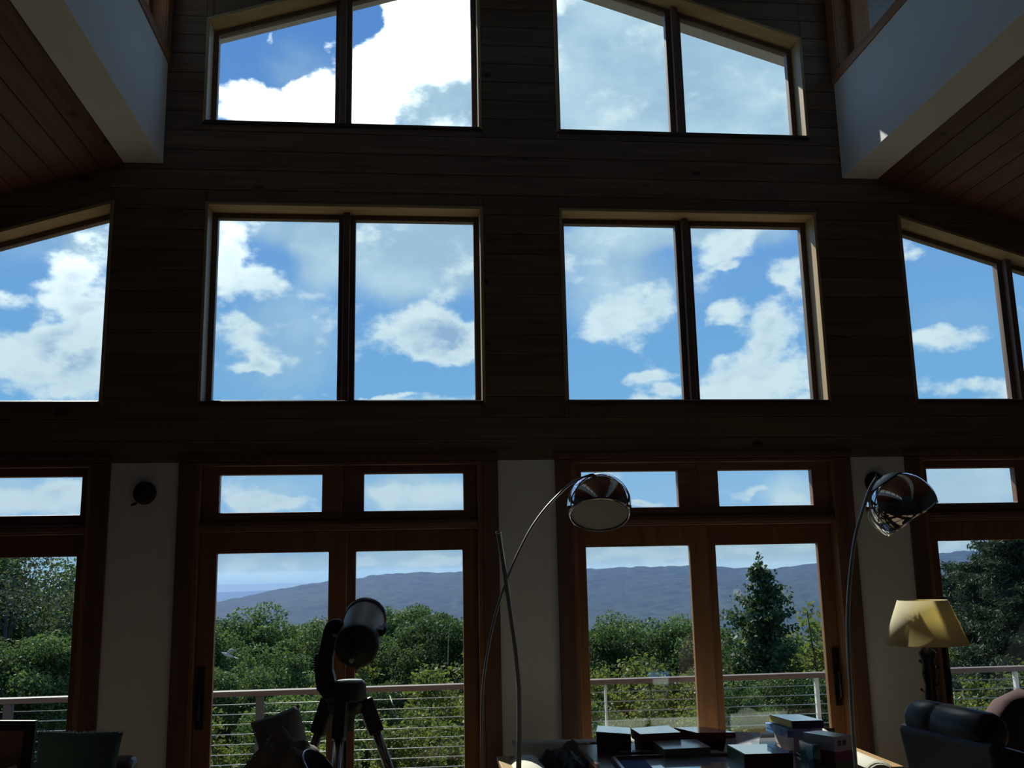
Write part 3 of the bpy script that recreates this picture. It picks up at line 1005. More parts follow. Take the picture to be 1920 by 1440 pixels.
def tree_proto(kind, seed):
    """foliage mesh and trunk mesh of one tree, its foot at the origin"""
    rng = np.random.default_rng(seed)
    rnd = random.Random(seed)
    trunk = MB()
    pts, outs = [], []
    if kind in ('A', 'B', 'F'):
        H = 12.0
        R = {'A': 3.6, 'B': 3.1, 'F': 3.8}[kind]
        zb = {'A': 2.5, 'B': 2.2, 'F': 2.0}[kind]
        nclus = {'A': 70, 'B': 78, 'F': 60}[kind]
        per = {'A': 520, 'B': 480, 'F': 260}[kind]
        trunk.tube([(0, 0, -0.6), (0.1, 0.05, 3), (-0.1, 0.1, 6.5), (0.05, 0, H * 0.86)], [0.24, 0.19, 0.12, 0.03], 8)
        for k in range(nclus):
            d = Vector((rnd.gauss(0, 1), rnd.gauss(0, 1), rnd.gauss(0.25, 1))).normalized()
            q = rnd.uniform(0.45, 1.0) ** 0.6
            hz = (zb + H) / 2
            c = Vector((d.x * R * q, d.y * R * q, hz + d.z * (H - zb) / 2 * q))
            c *= rnd.uniform(0.93, 1.04)
            rc = rnd.uniform(0.62, 1.15)
            st = Vector((0, 0, max(1.6, c.z - 1.2 - abs(c.x) * 0.45 - abs(c.y) * 0.45)))
            st.z = min(st.z, H * 0.82)
            trunk.tube([st, st.lerp(c, 0.5) + Vector((0, 0, -0.12)), c], [0.055, 0.035, 0.010], 5)
            p = rng.normal(size=(per, 3))
            p /= np.linalg.norm(p, axis=1, keepdims=True)
            outs.append(p.copy())
            rad = rng.uniform(0.15, 1.0, (per, 1)) ** 0.45
            p = p * rad * rc * np.array([1.0, 1.0, 0.75])
            pts.append(p + np.array(c))
        size, up, asp = {'A': 0.165, 'B': 0.158, 'F': 0.125}[kind], 0.5, 0.6
    elif kind == 'C':
        H = 5.0
        for s in range(9):
            a = rnd.uniform(0, 2 * PI)
            lean = rnd.uniform(0.1, 0.36)
            top = Vector((math.cos(a) * H * lean, math.sin(a) * H * lean, H * rnd.uniform(0.7, 1.0)))
            mid = top * 0.5 + Vector((0, 0, 0.4))
            trunk.tube([(0, 0, -0.6), mid, top], [0.05, 0.03, 0.008], 6)
            for k in range(30):
                f = rnd.uniform(0.18, 1.0)
                base = (mid * (2 * f)) if f < 0.5 else mid.lerp(top, (f - .5) * 2)
                d = Vector((rnd.gauss(0, 1), rnd.gauss(0, 1), rnd.gauss(0.25, 0.4))).normalized()
                ln = rnd.uniform(0.3, 0.8) * (1.15 - 0.6 * f)
                tip = base + d * ln
                trunk.tube([base, tip], [0.010, 0.003], 4, False)
                n = 44
                t = rng.uniform(0.15, 1.05, (n, 1))
                p = np.array(base) + np.array(d * ln) * t + rng.normal(size=(n, 3)) * 0.10
                pts.append(p)
                outs.append(np.tile(np.array(d), (n, 1)))
        size, up, asp = 0.105, 0.3, 0.55
    elif kind == 'D':
        H = 10.0
        trunk.tube([(0, 0, -0.6), (0.05, 0, 4), (0, 0.05, 7.5), (0, 0, H - 0.1)], [0.13, 0.10, 0.06, 0.012], 8)
        for k in range(150):
            z = 0.9 + (H - 1.5) * (rnd.random() ** 0.9)
            f = (H - z) / H
            a = rnd.uniform(0, 2 * PI)
            ln = (0.28 + 3.0 * f ** 1.05) * rnd.choice((0.55, 0.75, 0.9, 1.0, 1.25))
            d = Vector((math.cos(a), math.sin(a), rnd.uniform(0.45, 1.0))).normalized()
            base = Vector((0, 0, z))
            tip = base + d * ln
            tip.z = min(tip.z, H - abs(tip.x) * 0.9 - abs(tip.y) * 0.9 + 0.25)
            ax = tip - base
            trunk.tube([base, base.lerp(tip, .5) + Vector((0, 0, -0.05)), tip], [0.03, 0.018, 0.004], 5)
            n = int(30 + 95 * ln)
            t = rng.uniform(0.15, 1.05, (n, 1))
            p = np.array(base) + np.array(ax) * t + rng.normal(size=(n, 3)) * (0.06 + 0.20 * f)
            pts.append(p)
            outs.append(np.tile(np.array(d), (n, 1)))
        for tx, ty, tz in ((-0.42, 0.1, 9.3), (0.45, -0.1, 9.0), (0.05, 0.0, 10.0)):
            n = 150
            t = rng.uniform(0, 1, (n, 1))
            b0 = np.array([tx * 0.3, ty * 0.3, tz - 2.0])
            b1 = np.array([tx, ty, tz])
            trunk.tube([tuple(b0), tuple(b1)], [0.02, 0.004], 5)
            pts.append(b0 + (b1 - b0) * t + rng.normal(size=(n, 3)) * (0.17 - 0.10 * t))
            outs.append(np.tile(np.array([0, 0, 1.0]), (n, 1)))
        size, up, asp = 0.135, 0.2, 0.75
    else:                                                   # pine
        H = 13.0
        trunk.tube([(0, 0, -0.6), (0, 0.05, 5), (0.05, 0, 9), (0, 0, H)], [0.22, 0.17, 0.10, 0.015], 8)
        z = 1.2
        while z < H - 0.25:
            f = (H - z) / H
            for k in range(rnd.randint(3, 5)):
                a = rnd.uniform(0, 2 * PI)
                ln = (0.45 + 3.9 * f ** 0.7) * rnd.choice((0.55, 0.8, 0.95, 1.05, 1.15))
                d = Vector((math.cos(a), math.sin(a), 0))
                rise = rnd.uniform(-0.14, 0.16)
                sag = rnd.uniform(0.0, 0.12)
                z0 = z + rnd.uniform(-0.15, 0.15)
                line = [Vector((0, 0, z0)) + d * ln * t + Vector((0, 0, ln * (rise * t - sag * math.sin(t * PI)))) for t in (0, .25, .5, .75, 1.0)]
                trunk.tube(line, [0.04, 0.03, 0.022, 0.014, 0.004], 5)
                L4 = np.array([list(v) for v in line])
                side = np.array([-d.y, d.x, 0])
                # tufts of needles on side twigs
                for q in range(int(7 + 9 * ln)):
                    t = rnd.uniform(0.15, 1.0)
                    i0 = min(int(t * 4), 3)
                    base = L4[i0] * (1 - (t * 4 - i0)) + L4[i0 + 1] * (t * 4 - i0)
                    off = side * rnd.uniform(-1, 1) * (0.25 + 0.16 * ln) * math.sin(min(1.0, t) * 2.5 + 0.3)
                    c = base + off + np.array([0, 0, rnd.uniform(-0.05, 0.16)])
                    nn = 24
                    pts.append(c + rng.normal(size=(nn, 3)) * np.array([0.15, 0.15, 0.085]))
                    outs.append(np.tile(np.array(d) * 0.2, (nn, 1)))
            z += rnd.uniform(0.22, 0.36)
        size, up, asp = 0.25, 0.7, 0.2
    P = np.concatenate(pts)
    O = np.concatenate(outs)
    V, F = leaf_quads(rng, P, size, up, asp, O)
    mt = {'A': M_LEAF_A, 'B': M_LEAF_B, 'C': M_LEAF_C, 'D': M_LEAF_D, 'E': M_NEEDLE, 'F': M_LEAF_F}[kind]
    fm = np_mesh('foliage', V, F, mt)
    t = trunk.build('trunk', M_BARK)
    tm = t.data
    bpy.data.objects.remove(t)
    return H, fm, tm


TREES = [('A', -12.9, 24, 9.9), ('F', -10.9, 22, 9.0), ('F', -10.9, 25, 9.8), ('B', -11.7, 30, 10.6), ('B', -9.0, 17, 5.9), ('A', -7.9, 17, 5.8), ('A', -9.4, 46, 11.7), ('B', -8.5, 48, 12.7), ('A', -6.7, 50, 12.8), ('B', -4.6, 46, 11.5), ('A', -3.5, 50, 12.4), ('B', -4.9, 30, 7.6), ('A', -6.1, 27, 6.9), ('C', -3.9, 16, 4.3), ('A', -2.6, 17, 4.6), ('A', -1.3, 62, 15.4), ('B', 0.5, 48, 12.5), ('A', 2.4, 46, 11.5), ('B', 4.6, 48, 11.7), ('C', -0.0, 24, 6.6), ('C', 1.1, 20, 5.6), ('A', -0.7, 20.5, 5.0), ('C', 0.3, 14.5, 3.8), ('C', 1.0, 14, 3.6), ('C', -0.8, 14, 3.5), ('B', 7.1, 47, 11.6), ('A', 9.4, 46, 11.6), ('B', 11.9, 50, 12.2), ('A', 13.5, 47, 11.9), ('B', 14.6, 45, 11.0), ('C', 6.5, 25, 6.1), ('C', 8.2, 24, 6.4), ('C', 5.3, 17, 4.3), ('C', 6.1, 16, 3.9), ('A', 4.1, 16, 3.8), ('C', 5.2, 14.5, 3.4), ('D', 10.2, 22, 8.6), ('B', 15.2, 40, 9.3), ('A', 20.1, 44, 10.2), ('C', 17.1, 34, 9.9), ('B', 21.2, 40, 10.2), ('B', 7.5, 17, 4.4), ('B', 9.3, 19, 4.9), ('B', 10.6, 19.5, 4.8), ('E', 17.8, 21, 9.3), ('E', 24.3, 36, 11.6), ('B', 21.4, 30, 7.2), ('C', 14.4, 18, 4.8), ('C', 11.8, 15, 3.8), ('A', 27.9, 34, 9.9), ('B', -13.3, 44, 12.3), ('A', -10.6, 40, 10.9), ('B', 23.7, 40, 10.6), ('E', 20.6, 27, 10.2), ('B', 18.6, 33, 8.6)]
KINDS = {
    'A': ('broadleaf_tree', 'round-crowned green tree', 'tree', 'round-crowned trees on the slope'),
    'B': ('broadleaf_tree', 'lumpy-crowned green tree', 'tree', 'lumpy-crowned trees on the slope'),
    'C': ('sapling', 'bushy yellow-green sapling', 'shrub', 'yellow-green saplings below the deck'),
    'D': ('poplar', 'tall pointed leafy poplar', 'tree', None),
    'E': ('pine', 'dark pine with level boughs', 'tree', None),
    'F': ('thin_crowned_tree', 'tall thin-crowned tree', 'tree', None),
}


def place_word(x, y):
    ang = math.atan2(x, y + 6.4)
    if ang < -0.205:
        return 'beyond the leftmost door'
    if ang < 0.075:
        return 'beyond the telescope door'
    if ang < 0.44:
        return 'beyond the game table door'
    return 'beyond the rightmost door'


def plant():
    protos = {}
    seen = {}
    for i, (k, x, y, h) in enumerate(TREES):
        var = i % 2 if k in 'ABC' else 0
        key = (k, var)
        if key not in protos:
            protos[key] = tree_proto(k, 11 + 7 * 'ABCDEF'.index(k) + var * 101)
        H, fm, tm = protos[key]
        nm, lb, cat, grp = KINDS[k]
        o = empty(nm, (x, y, ground_z(x, y) - 0.1))
        s = h / H
        wide = {'A': 1.0, 'B': 1.0, 'C': 1.15, 'D': 1.05, 'E': 1.15, 'F': 1.1}[k]
        o.scale = (s * wide, s * wide, s)
        o.rotation_euler.z = (i * 2.399) % (2 * PI)
        wire('foliage', fm, o)['kind'] = 'stuff'
        wire('trunk', tm, o)
        dist = 'near the deck' if y < 18 else ('halfway down slope' if y < 36 else 'in the far row')
        full = '%s %s, %s' % (lb, dist, place_word(x, y))
        seen.setdefault(full, []).append(o)
        tag(o, full, cat, grp)
    for full, os in seen.items():
        if len(os) > 1:
            os.sort(key=lambda o: math.atan2(o.location.x, o.location.y + 6.4))
            words = ['first', 'second', 'third', 'fourth', 'fifth', 'sixth', 'seventh', 'eighth']
            for n, o in enumerate(os):
                o['label'] = full.replace('beyond', words[n] + ' from left beyond')


plant()


# ------------------------------------------------------------------ deck and railing
M_DECK = wood('grey_deck_boards', (0.26, 0.22, 0.18), (0.17, 0.14, 0.11), 0, rough=0.7)
M_RAIL = wood('weathered_rail_wood', (0.20, 0.145, 0.125), (0.14, 0.10, 0.09), 0, rough=0.55, knots=False)
M_STEEL = plain('steel_cable', (0.40, 0.42, 0.42), 0.35, 0.9, var=0.05)
M_POSTD = plain('dark_rail_post', (0.10, 0.09, 0.10), 0.7)
M_POSTW = plain('white_steel_picket', (0.72, 0.78, 0.80), 0.5)


def deck():
    d = MB().box(XL - 1, XR + 1.5, 0.26, 2.85, -0.40, -0.27).build('deck', M_DECK)
    tag(d, 'wooden deck outside the glass doors', 'deck', kind='structure')
    for k in range(18):
        y = 0.265 + k * 0.1435
        MB().box(XL - 1, XR + 1.5, y, y + 0.140, -0.27, -0.235).build('plank', M_DECK, d)
    r = empty('deck_railing', (1.0, 2.65, -0.235), 'wood-capped deck railing strung with steel cables outside the doors', 'railing')
    MB().box(XL - 0.9, XR + 1.4, 2.60, 2.705, 0.675, 0.72).build('top_rail', M_RAIL, r, bevel=0.006, label='weathered wooden cap rail')
    for k in range(10):
        z = 0.605 - 0.083 * k
        MB().tube([(XL - 0.9, 2.65, z), (XR + 1.4, 2.65, z)], 0.0042, 6).build('cable', M_STEEL, r)
    for x in (-4.95, -3.41, -1.315, 7.0):
        MB().box(x - 0.032, x + 0.032, 2.615, 2.69, -0.235, 0.675).build('post', M_POSTD, r, bevel=0.004, label='dark square post')
    for x, hw in ((1.741, 0.008), (3.721, 0.017), (5.674, 0.017)):
        MB().box(x - hw, x + hw, 2.63, 2.67, -0.235, 0.675).build('picket', M_POSTW, r, label='pale slim steel picket')


deck()


# ------------------------------------------------------------------ bird
def bird():
    m1 = plain('pale_plumage', (0.62, 0.63, 0.62), 0.9)
    m2 = plain('grey_wing_feathers', (0.45, 0.46, 0.47), 0.9)
    B = Vector((-2.198, 6.0, 0.775))
    b = empty('bird', B, 'pale grey bird flying in front of the trees beyond the telescope', 'bird')
    pr = [(0.001, -0.125), (0.018, -0.10), (0.032, -0.05), (0.038, 0.0), (0.032, 0.045), (0.020, 0.075), (0.017, 0.088), (0.020, 0.100), (0.017, 0.115), (0.006, 0.125), (0.002, 0.142)]
    MB().lathe(pr, 12, axis_mat(B, (-0.9, 0.2, 0.32))).build('body', m1, b)
    for s in (1, -1):
        mb = MB()
        root = B + Vector((0.0, 0.02 * s, 0.02))
        out = Vector((0.45, 0.35 * s, 0.10)) if s > 0 else Vector((0.62, -0.35, 0.16))
        ch = Vector((0.55, 0, -0.55)).normalized()
        n = 8
        vs = []
        for k in range(n + 1):
            t = k / n
            c = root + out * 0.30 * t + Vector((0, 0, 0.05 * math.sin(t * PI)))
            w = 0.085 * (1 - t ** 2.2) ** 0.5 + 0.004
            vs += [c - ch * w * 0.35, c + ch * w * 0.65, c - ch * w * 0.35 + Vector((0, 0.006, 0.004)), c + ch * w * 0.65 + Vector((0, 0.006, 0.004))]
        fs = []
        for k in range(n):
            a, c = k * 4, (k + 1) * 4
            fs += [(a, a + 1, c + 1, c), (a + 2, c + 2, c + 3, a + 3), (a, c, c + 2, a + 2), (a + 1, a + 3, c + 3, c + 1)]
        mb.add(vs, fs, True)
        mb.build('wing', m2, b)
    fan = MB()
    d = Vector((0.9, -0.2, -0.32)).normalized()
    e = B + d * 0.10
    sd = Vector((0.2, 0.95, 0)).normalized()
    fan.add([e - sd * .015, e + sd * .015, e + d * .11 + sd * .045, e + d * .11 - sd * .045, e - sd * .015 + Vector((0, 0, .006)), e + sd * .015 + Vector((0, 0, .006)), e + d * .11 + sd * .045 + Vector((0, 0, .004)), e + d * .11 - sd * .045 + Vector((0, 0, .004))],
            [(0, 1, 2, 3), (4, 7, 6, 5), (0, 4, 5, 1), (1, 5, 6, 2), (2, 6, 7, 3), (3, 7, 4, 0)])
    fan.build('tail', m2, b)
    b.scale = (0.62, 0.62, 0.62)


bird()


# ================================================================== inside: things
M_CHROME = plain('chrome', (0.82, 0.83, 0.84), 0.06, 1.0, var=0.01)
M_STEELTUBE = plain('brushed_steel_tube', (0.42, 0.40, 0.38), 0.22, 1.0)
M_LAMPARM = plain('satin_lamp_arm', (0.58, 0.60, 0.57), 0.42, 0.75)
M_SCOPE = plain('bronze_grey_scope_tube', (0.27, 0.22, 0.195), 0.5, 0.0, spec=0.25)
M_ARM = plain('black_scope_arm', (0.016, 0.015, 0.020), 0.55)


def telescope():
    bx, by = -0.345, -1.0
    t = empty('telescope', (bx, by, 0), 'black one-armed telescope on a steel tripod before the glass door', 'telescope')
    # tripod
    hub = MB().lathe([(0.0, 1.045), (0.088, 1.045), (0.092, 1.03), (0.085, 0.985), (0.05, 0.975), (0.045, 0.90), (0.0, 0.895)], 24, Matrix.Translation((bx, by, 0))).build('tripod_head', M_BLACKP, t)
    for th in (15, 152, 262):
        a = math.radians(th)
        d = Vector((math.cos(a), math.sin(a), 0))
        top = Vector((bx, by, 1.02)) + d * 0.11
        foot = Vector((bx, by, 0.0)) + d * 0.50
        k = (foot - top)
        u = k.normalized()
        leg = MB().tube([top + u * 0.10, top + u * 0.62], 0.0245, 14).tube([top + u * 0.60, foot - u * 0.03], 0.020, 14).build('tripod_leg', M_STEELTUBE, t, label='shiny round steel leg')
        mt = axis_mat(top, u)
        MB().box(-0.034, 0.034, -0.040, 0.040, -0.035, 0.155, mt).build('leg_bracket', M_BLACKP, leg, bevel=0.012, label='black leg bracket')
        MB().tube([top + u * 0.58, top + u * 0.64], 0.028, 12).build('leg_clamp', M_BLACKP, leg)
        MB().tube([foot - u * 0.04, foot], [0.022, 0.016], 10).build('rubber_foot', M_BLACKP, leg)
    sp = MB()
    for th in (15, 152, 262):
        a = math.radians(th)
        sp.box(0.0, 0.20, -0.02, 0.02, 0.60, 0.615, Matrix.Translation((bx, by, 0)) @ Matrix.Rotation(a, 4, 'Z'))
    sp.tube([(bx, by, 0.55), (bx, by, 0.90)], 0.008, 8)
    sp.build('leg_spreader', M_BLACKP, t)
    # turntable base
    base = MB().lathe([(0.0, 1.046), (0.098, 1.046), (0.106, 1.06), (0.106, 1.125), (0.098, 1.142), (0.0, 1.146)], 36, Matrix.Translation((bx, by, 0))).build('turntable', M_ARM, t)
    MB().lathe([(0.0, 1.153), (0.066, 1.152), (0.070, 1.149), (0.070, 1.143)], 30, Matrix.Translation((bx + 0.02, by - 0.01, 0))).build('sky_sheen_disc', plain('sky_sheen_grey', (0.45, 0.47, 0.46), 0.35), base, label='pale disc for the sky reflection on the base')  # pale disc stands in for sky reflected on the turntable top
    # arm
    arm = [(-0.452, 1.060), (-0.492, 1.115), (-0.502, 1.17), (-0.498, 1.24), (-0.478, 1.33), (-0.462, 1.41), (-0.448, 1.445), (-0.425, 1.465), (-0.385, 1.468), (-0.362, 1.452), (-0.362, 1.40), (-0.395, 1.34), (-0.412, 1.27), (-0.412, 1.21), (-0.396, 1.15), (-0.378, 1.12), (-0.378, 1.07)]
    am = MB().prism(arm, by - 0.062, by + 0.062).build('fork_arm', M_ARM, t, bevel=0.022, seg=4)
    kn = MB()
    for k in range(6):
        kn.box(-0.512, -0.494, by - 0.03, by + 0.03, 1.205 + k * 0.013, 1.212 + k * 0.013)
    kn.box(-0.505, -0.49, by - 0.032, by + 0.032, 1.198, 1.29)
    kn.build('ribbed_grip', M_BLACKP, am)
    # optical tube
    rear = Vector((-0.284, -1.205, 1.328))
    front = Vector((-0.253, -0.800, 1.462))
    ax = (front - rear).normalized()
    L = (front - rear).length
    mt = axis_mat(rear, ax)
    R = 0.108
    ot = MB().lathe([(R, 0.06), (R, L - 0.03), (R - 0.005, L - 0.03), (R - 0.005, 0.08), (0.0, 0.08)], 40, mt).build('optical_tube', M_SCOPE, t, label='bronze-grey glossy tube')
    MB().lathe([(0.0, -0.012), (0.045, -0.012), (0.055, 0.0), (0.098, 0.004), (0.112, 0.016), (0.113, 0.075), (R, 0.080)], 40, mt).build('rear_cell', M_BLACKP, ot)
    MB().lathe([(R - 0.01, L - 0.05), (0.113, L - 0.035), (0.115, L), (0.110, L + 0.008), (R - 0.012, L + 0.006), (R - 0.014, L - 0.05)], 40, mt).build('front_ring', M_BLACKP, ot)
    MB().lathe([(0.0, L - 0.02), (0.10, L - 0.02)], 30, mt).build('corrector_lens', plain('dark_lens', (0.02, 0.03, 0.04), 0.05), ot)
    MB().lathe([(0.0, -0.085), (0.020, -0.085), (0.022, -0.06), (0.018, -0.05), (0.026, -0.04), (0.026, -0.012)], 20, mt).build('eyepiece_holder', M_BLACKP, ot)
    e = mt @ Vector((0, 0, 0))
    side = ax.cross(Vector((0, 0, 1))).normalized()
    upv = side.cross(ax)
    fk = rear - upv * 0.055 - side * 0.02
    MB().tube([fk, fk - ax * 0.035], 0.012, 14).build('focus_knob', plain('pale_knob', (0.55, 0.55, 0.55), 0.5), ot, label='small pale focus knob')
    tb = rear - upv * 0.105 + ax * 0.02
    MB().tube([tb, tb - upv * 0.03], 0.011, 10).build('lower_bolt', M_STEELTUBE, ot)
    # finder on the right flank
    fb = rear + side * 0.116 + upv * 0.03 + ax * 0.13
    MB().tube([fb + side * 0.012, fb + side * 0.012 + ax * 0.10], 0.013, 12).tube([fb - side * .01, fb + side * 0.012], 0.008, 8).box(-0.012, 0.012, -0.018, 0.018, -0.01, 0.05, axis_mat(fb, ax)).build('finder_sight', M_BLACKP, ot, label='black red-dot finder')
    dv = rear - side * 0.116 + upv * 0.012 + ax * 0.14
    MB().box(-0.022, 0.022, -0.007, 0.007, 0.0, 0.20, axis_mat(dv, ax)).build('dovetail_rail', plain('cream_rail', (0.62, 0.55, 0.40), 0.5), ot, label='pale mounting rail')
    MB().box(-0.372, dv.x, -1.03, -0.97, 1.385, 1.44).build('mount_clamp', M_ARM, am)


telescope()


def dome(G, a, R, cut, name, parent, mat):
    """chrome globe shade, cut off by a plane 'cut' radii along the axis a"""
    amax = math.acos(-cut)
    pr = [(R * math.sin(amax * k / 26), -R * math.cos(amax * k / 26)) for k in range(27)]
    Ri = R - 0.004
    pi_ = [(Ri * math.sin(amax * k / 26), -Ri * math.cos(amax * k / 26)) for k in range(26, -1, -1)]
    return MB().lathe(pr + pi_, 48, axis_mat(G, a)).build(name, mat, parent)


def arc_lamp(name, label, arm, G, a, R, cut, diffuser, r_arm):
    foot = Vector(arm[0])
    l = empty(name, foot, label, 'lamp')
    MB().lathe([(0.0, 0.0), (0.165, 0.0), (0.17, 0.008), (0.17, 0.035), (0.16, 0.045), (0.02, 0.050), (0.018, 0.09), (0.0, 0.09)], 36, Matrix.Translation(foot)).build('base', M_BLACKP, l)
    # smooth the arm through its points
    pts = []
    P = [Vector(p) for p in arm]
    for i in range(len(P) - 1):
        p0, p1, p2, p3 = P[max(i - 1, 0)], P[i], P[i + 1], P[min(i + 2, len(P) - 1)]
        for k in range(6):
            t = k / 6
            pts.append(0.5 * ((2 * p1) + (p2 - p0) * t + (2 * p0 - 5 * p1 + 4 * p2 - p3) * t * t + (3 * p1 - p0 - 3 * p2 + p3) * t ** 3))
    pts.append(P[-1])
    MB().tube(pts, r_arm, 10).build('arm', M_LAMPARM, l, label='thin curved steel arm')
    a = Vector(a).normalized()
    G = Vector(G)
    sh = dome(G, a, R, cut, 'shade', l, M_CHROME)
    pole = G - a * R
    MB().lathe([(0.0, -0.028), (0.010, -0.026), (0.012, -0.006), (0.026, 0.0), (0.034, 0.012)], 20, axis_mat(pole, a)).build('shade_cap', M_BLACKP, sh)
    if diffuser:
        rr = R * math.sqrt(1 - cut * cut) - 0.006
        MB().lathe([(0.0, cut * R - 0.008), (rr * 0.6, cut * R - 0.007), (rr, cut * R - 0.010)], 40, axis_mat(G, a)).build('diffuser', plain('frosted_diffuser', (0.62, 0.66, 0.62), 0.7), sh, label='matt pale diffuser closing the shade')
    else:
        MB().lathe([((R + 0.003) * math.sin(q), -(R + 0.003) * math.cos(q)) for q in np.linspace(0.12, 0.62, 8)], 40, axis_mat(G, a)).build('vent_cap', plain('perforated_grey_cap', (0.30, 0.33, 0.36), 0.45, 0.7, var=0.8, scale=160), sh, label='grey perforated cap')
        MB().lathe([(0.0, -0.03), (0.018, -0.028), (0.034, 0.0), (0.026, 0.03), (0.0, 0.045)], 16, axis_mat(G, a)).build('bulb', plain('white_bulb', (0.8, 0.8, 0.78), 0.4), sh)
    return l


arc_lamp('arc_lamp', 'arc floor lamp with round chrome globe left above the game table',
         [(0.30, -1.9, 0.0), (0.300, -1.9, 0.5), (0.302, -1.9, 0.855), (0.313, -1.9, 1.168), (0.339, -1.9, 1.351), (0.378, -1.9, 1.513), (0.442, -1.9, 1.689), (0.519, -1.9, 1.843), (0.583, -1.89, 1.939), (0.66, -1.88, 2.024), (0.763, -1.85, 2.108), (0.872, -1.828, 2.146)],
         (0.868, -1.9, 1.993), (-0.09, -0.50, -0.87), 0.150, 0.41, True, 0.0062)
arc_lamp('arc_lamp', 'arc floor lamp with tilted open chrome dome by the table lamp',
         [(1.873, -2.2, 0.0), (1.873, -2.2, 0.5), (1.873, -2.2, 0.979), (1.878, -2.2, 1.176), (1.884, -2.2, 1.376), (1.896, -2.2, 1.511), (1.922, -2.2, 1.671), (1.958, -2.2, 1.821), (2.003, -2.2, 1.938), (2.055, -2.185, 2.035), (2.112, -2.165, 2.096)],
         (2.186, -2.2, 1.948), (0.50, -0.20, -0.84), 0.153, 0.47, False, 0.0085)


def lamp_pole():
    p = empty('lamp_pole', (0.466, -1.9, 0), 'bent open-ended steel tube stand beside the chrome globe lamp', 'lamp stand')
    MB().lathe([(0.0, 0.0), (0.12, 0.0), (0.125, 0.01), (0.12, 0.03), (0.02, 0.036), (0.0, 0.036)], 30, Matrix.Translation((0.466, -1.9, 0.0))).build('base', M_BLACKP, p)
    pts = [(0.466, -1.9, 0.03), (0.466, -1.9, 0.6), (0.467, -1.9, 0.849), (0.474, -1.9, 1.027), (0.476, -1.9, 1.186), (0.462, -1.9, 1.359), (0.439, -1.9, 1.535), (0.416, -1.9, 1.725), (0.396, -1.9, 1.874)]
    MB().tube(pts, 0.0115, 12, False).build('tube', M_LAMPARM, p)
    MB().tube([(0.3965, -1.9, 1.868), (0.3955, -1.9, 1.878)], 0.0135, 12).build('collar', M_CHROME, p)


lamp_pole()


def sconce(name, x, z, label):
    s = empty(name, (x, 0, z), label, 'wall lamp')
    mt = axis_mat((x, 0.0, z), (0, -1, 0))
    MB().lathe([(0.0, 0.0), (0.070, 0.0), (0.073, 0.006), (0.068, 0.020), (0.045, 0.03), (0.0, 0.034)], 32, mt).build('backplate', M_BRONZE, s)
    MB().box(x - 0.008, x + 0.008, -0.06, -0.028, z - 0.05, z + 0.05).build('bracket', M_BRONZE, s, bevel=0.003)
    MB().tube([(x - 0.04, -0.03, z - 0.065), (x - 0.07, -0.045, z - 0.078)], 0.008, 8).build('switch_stem', M_BRONZE, s)
    MB().lathe([(0.0, 0.05), (0.035, 0.055), (0.05, 0.075), (0.045, 0.085), (0.0, 0.085)], 24, mt).build('cup', M_BRONZE, s)


sconce('wall_sconce', -1.68, 2.228, 'dark round sconce on the white panel left of the telescope')
sconce('wall_sconce', 3.15, 2.243, 'dark round sconce half hidden behind the tilted chrome dome')


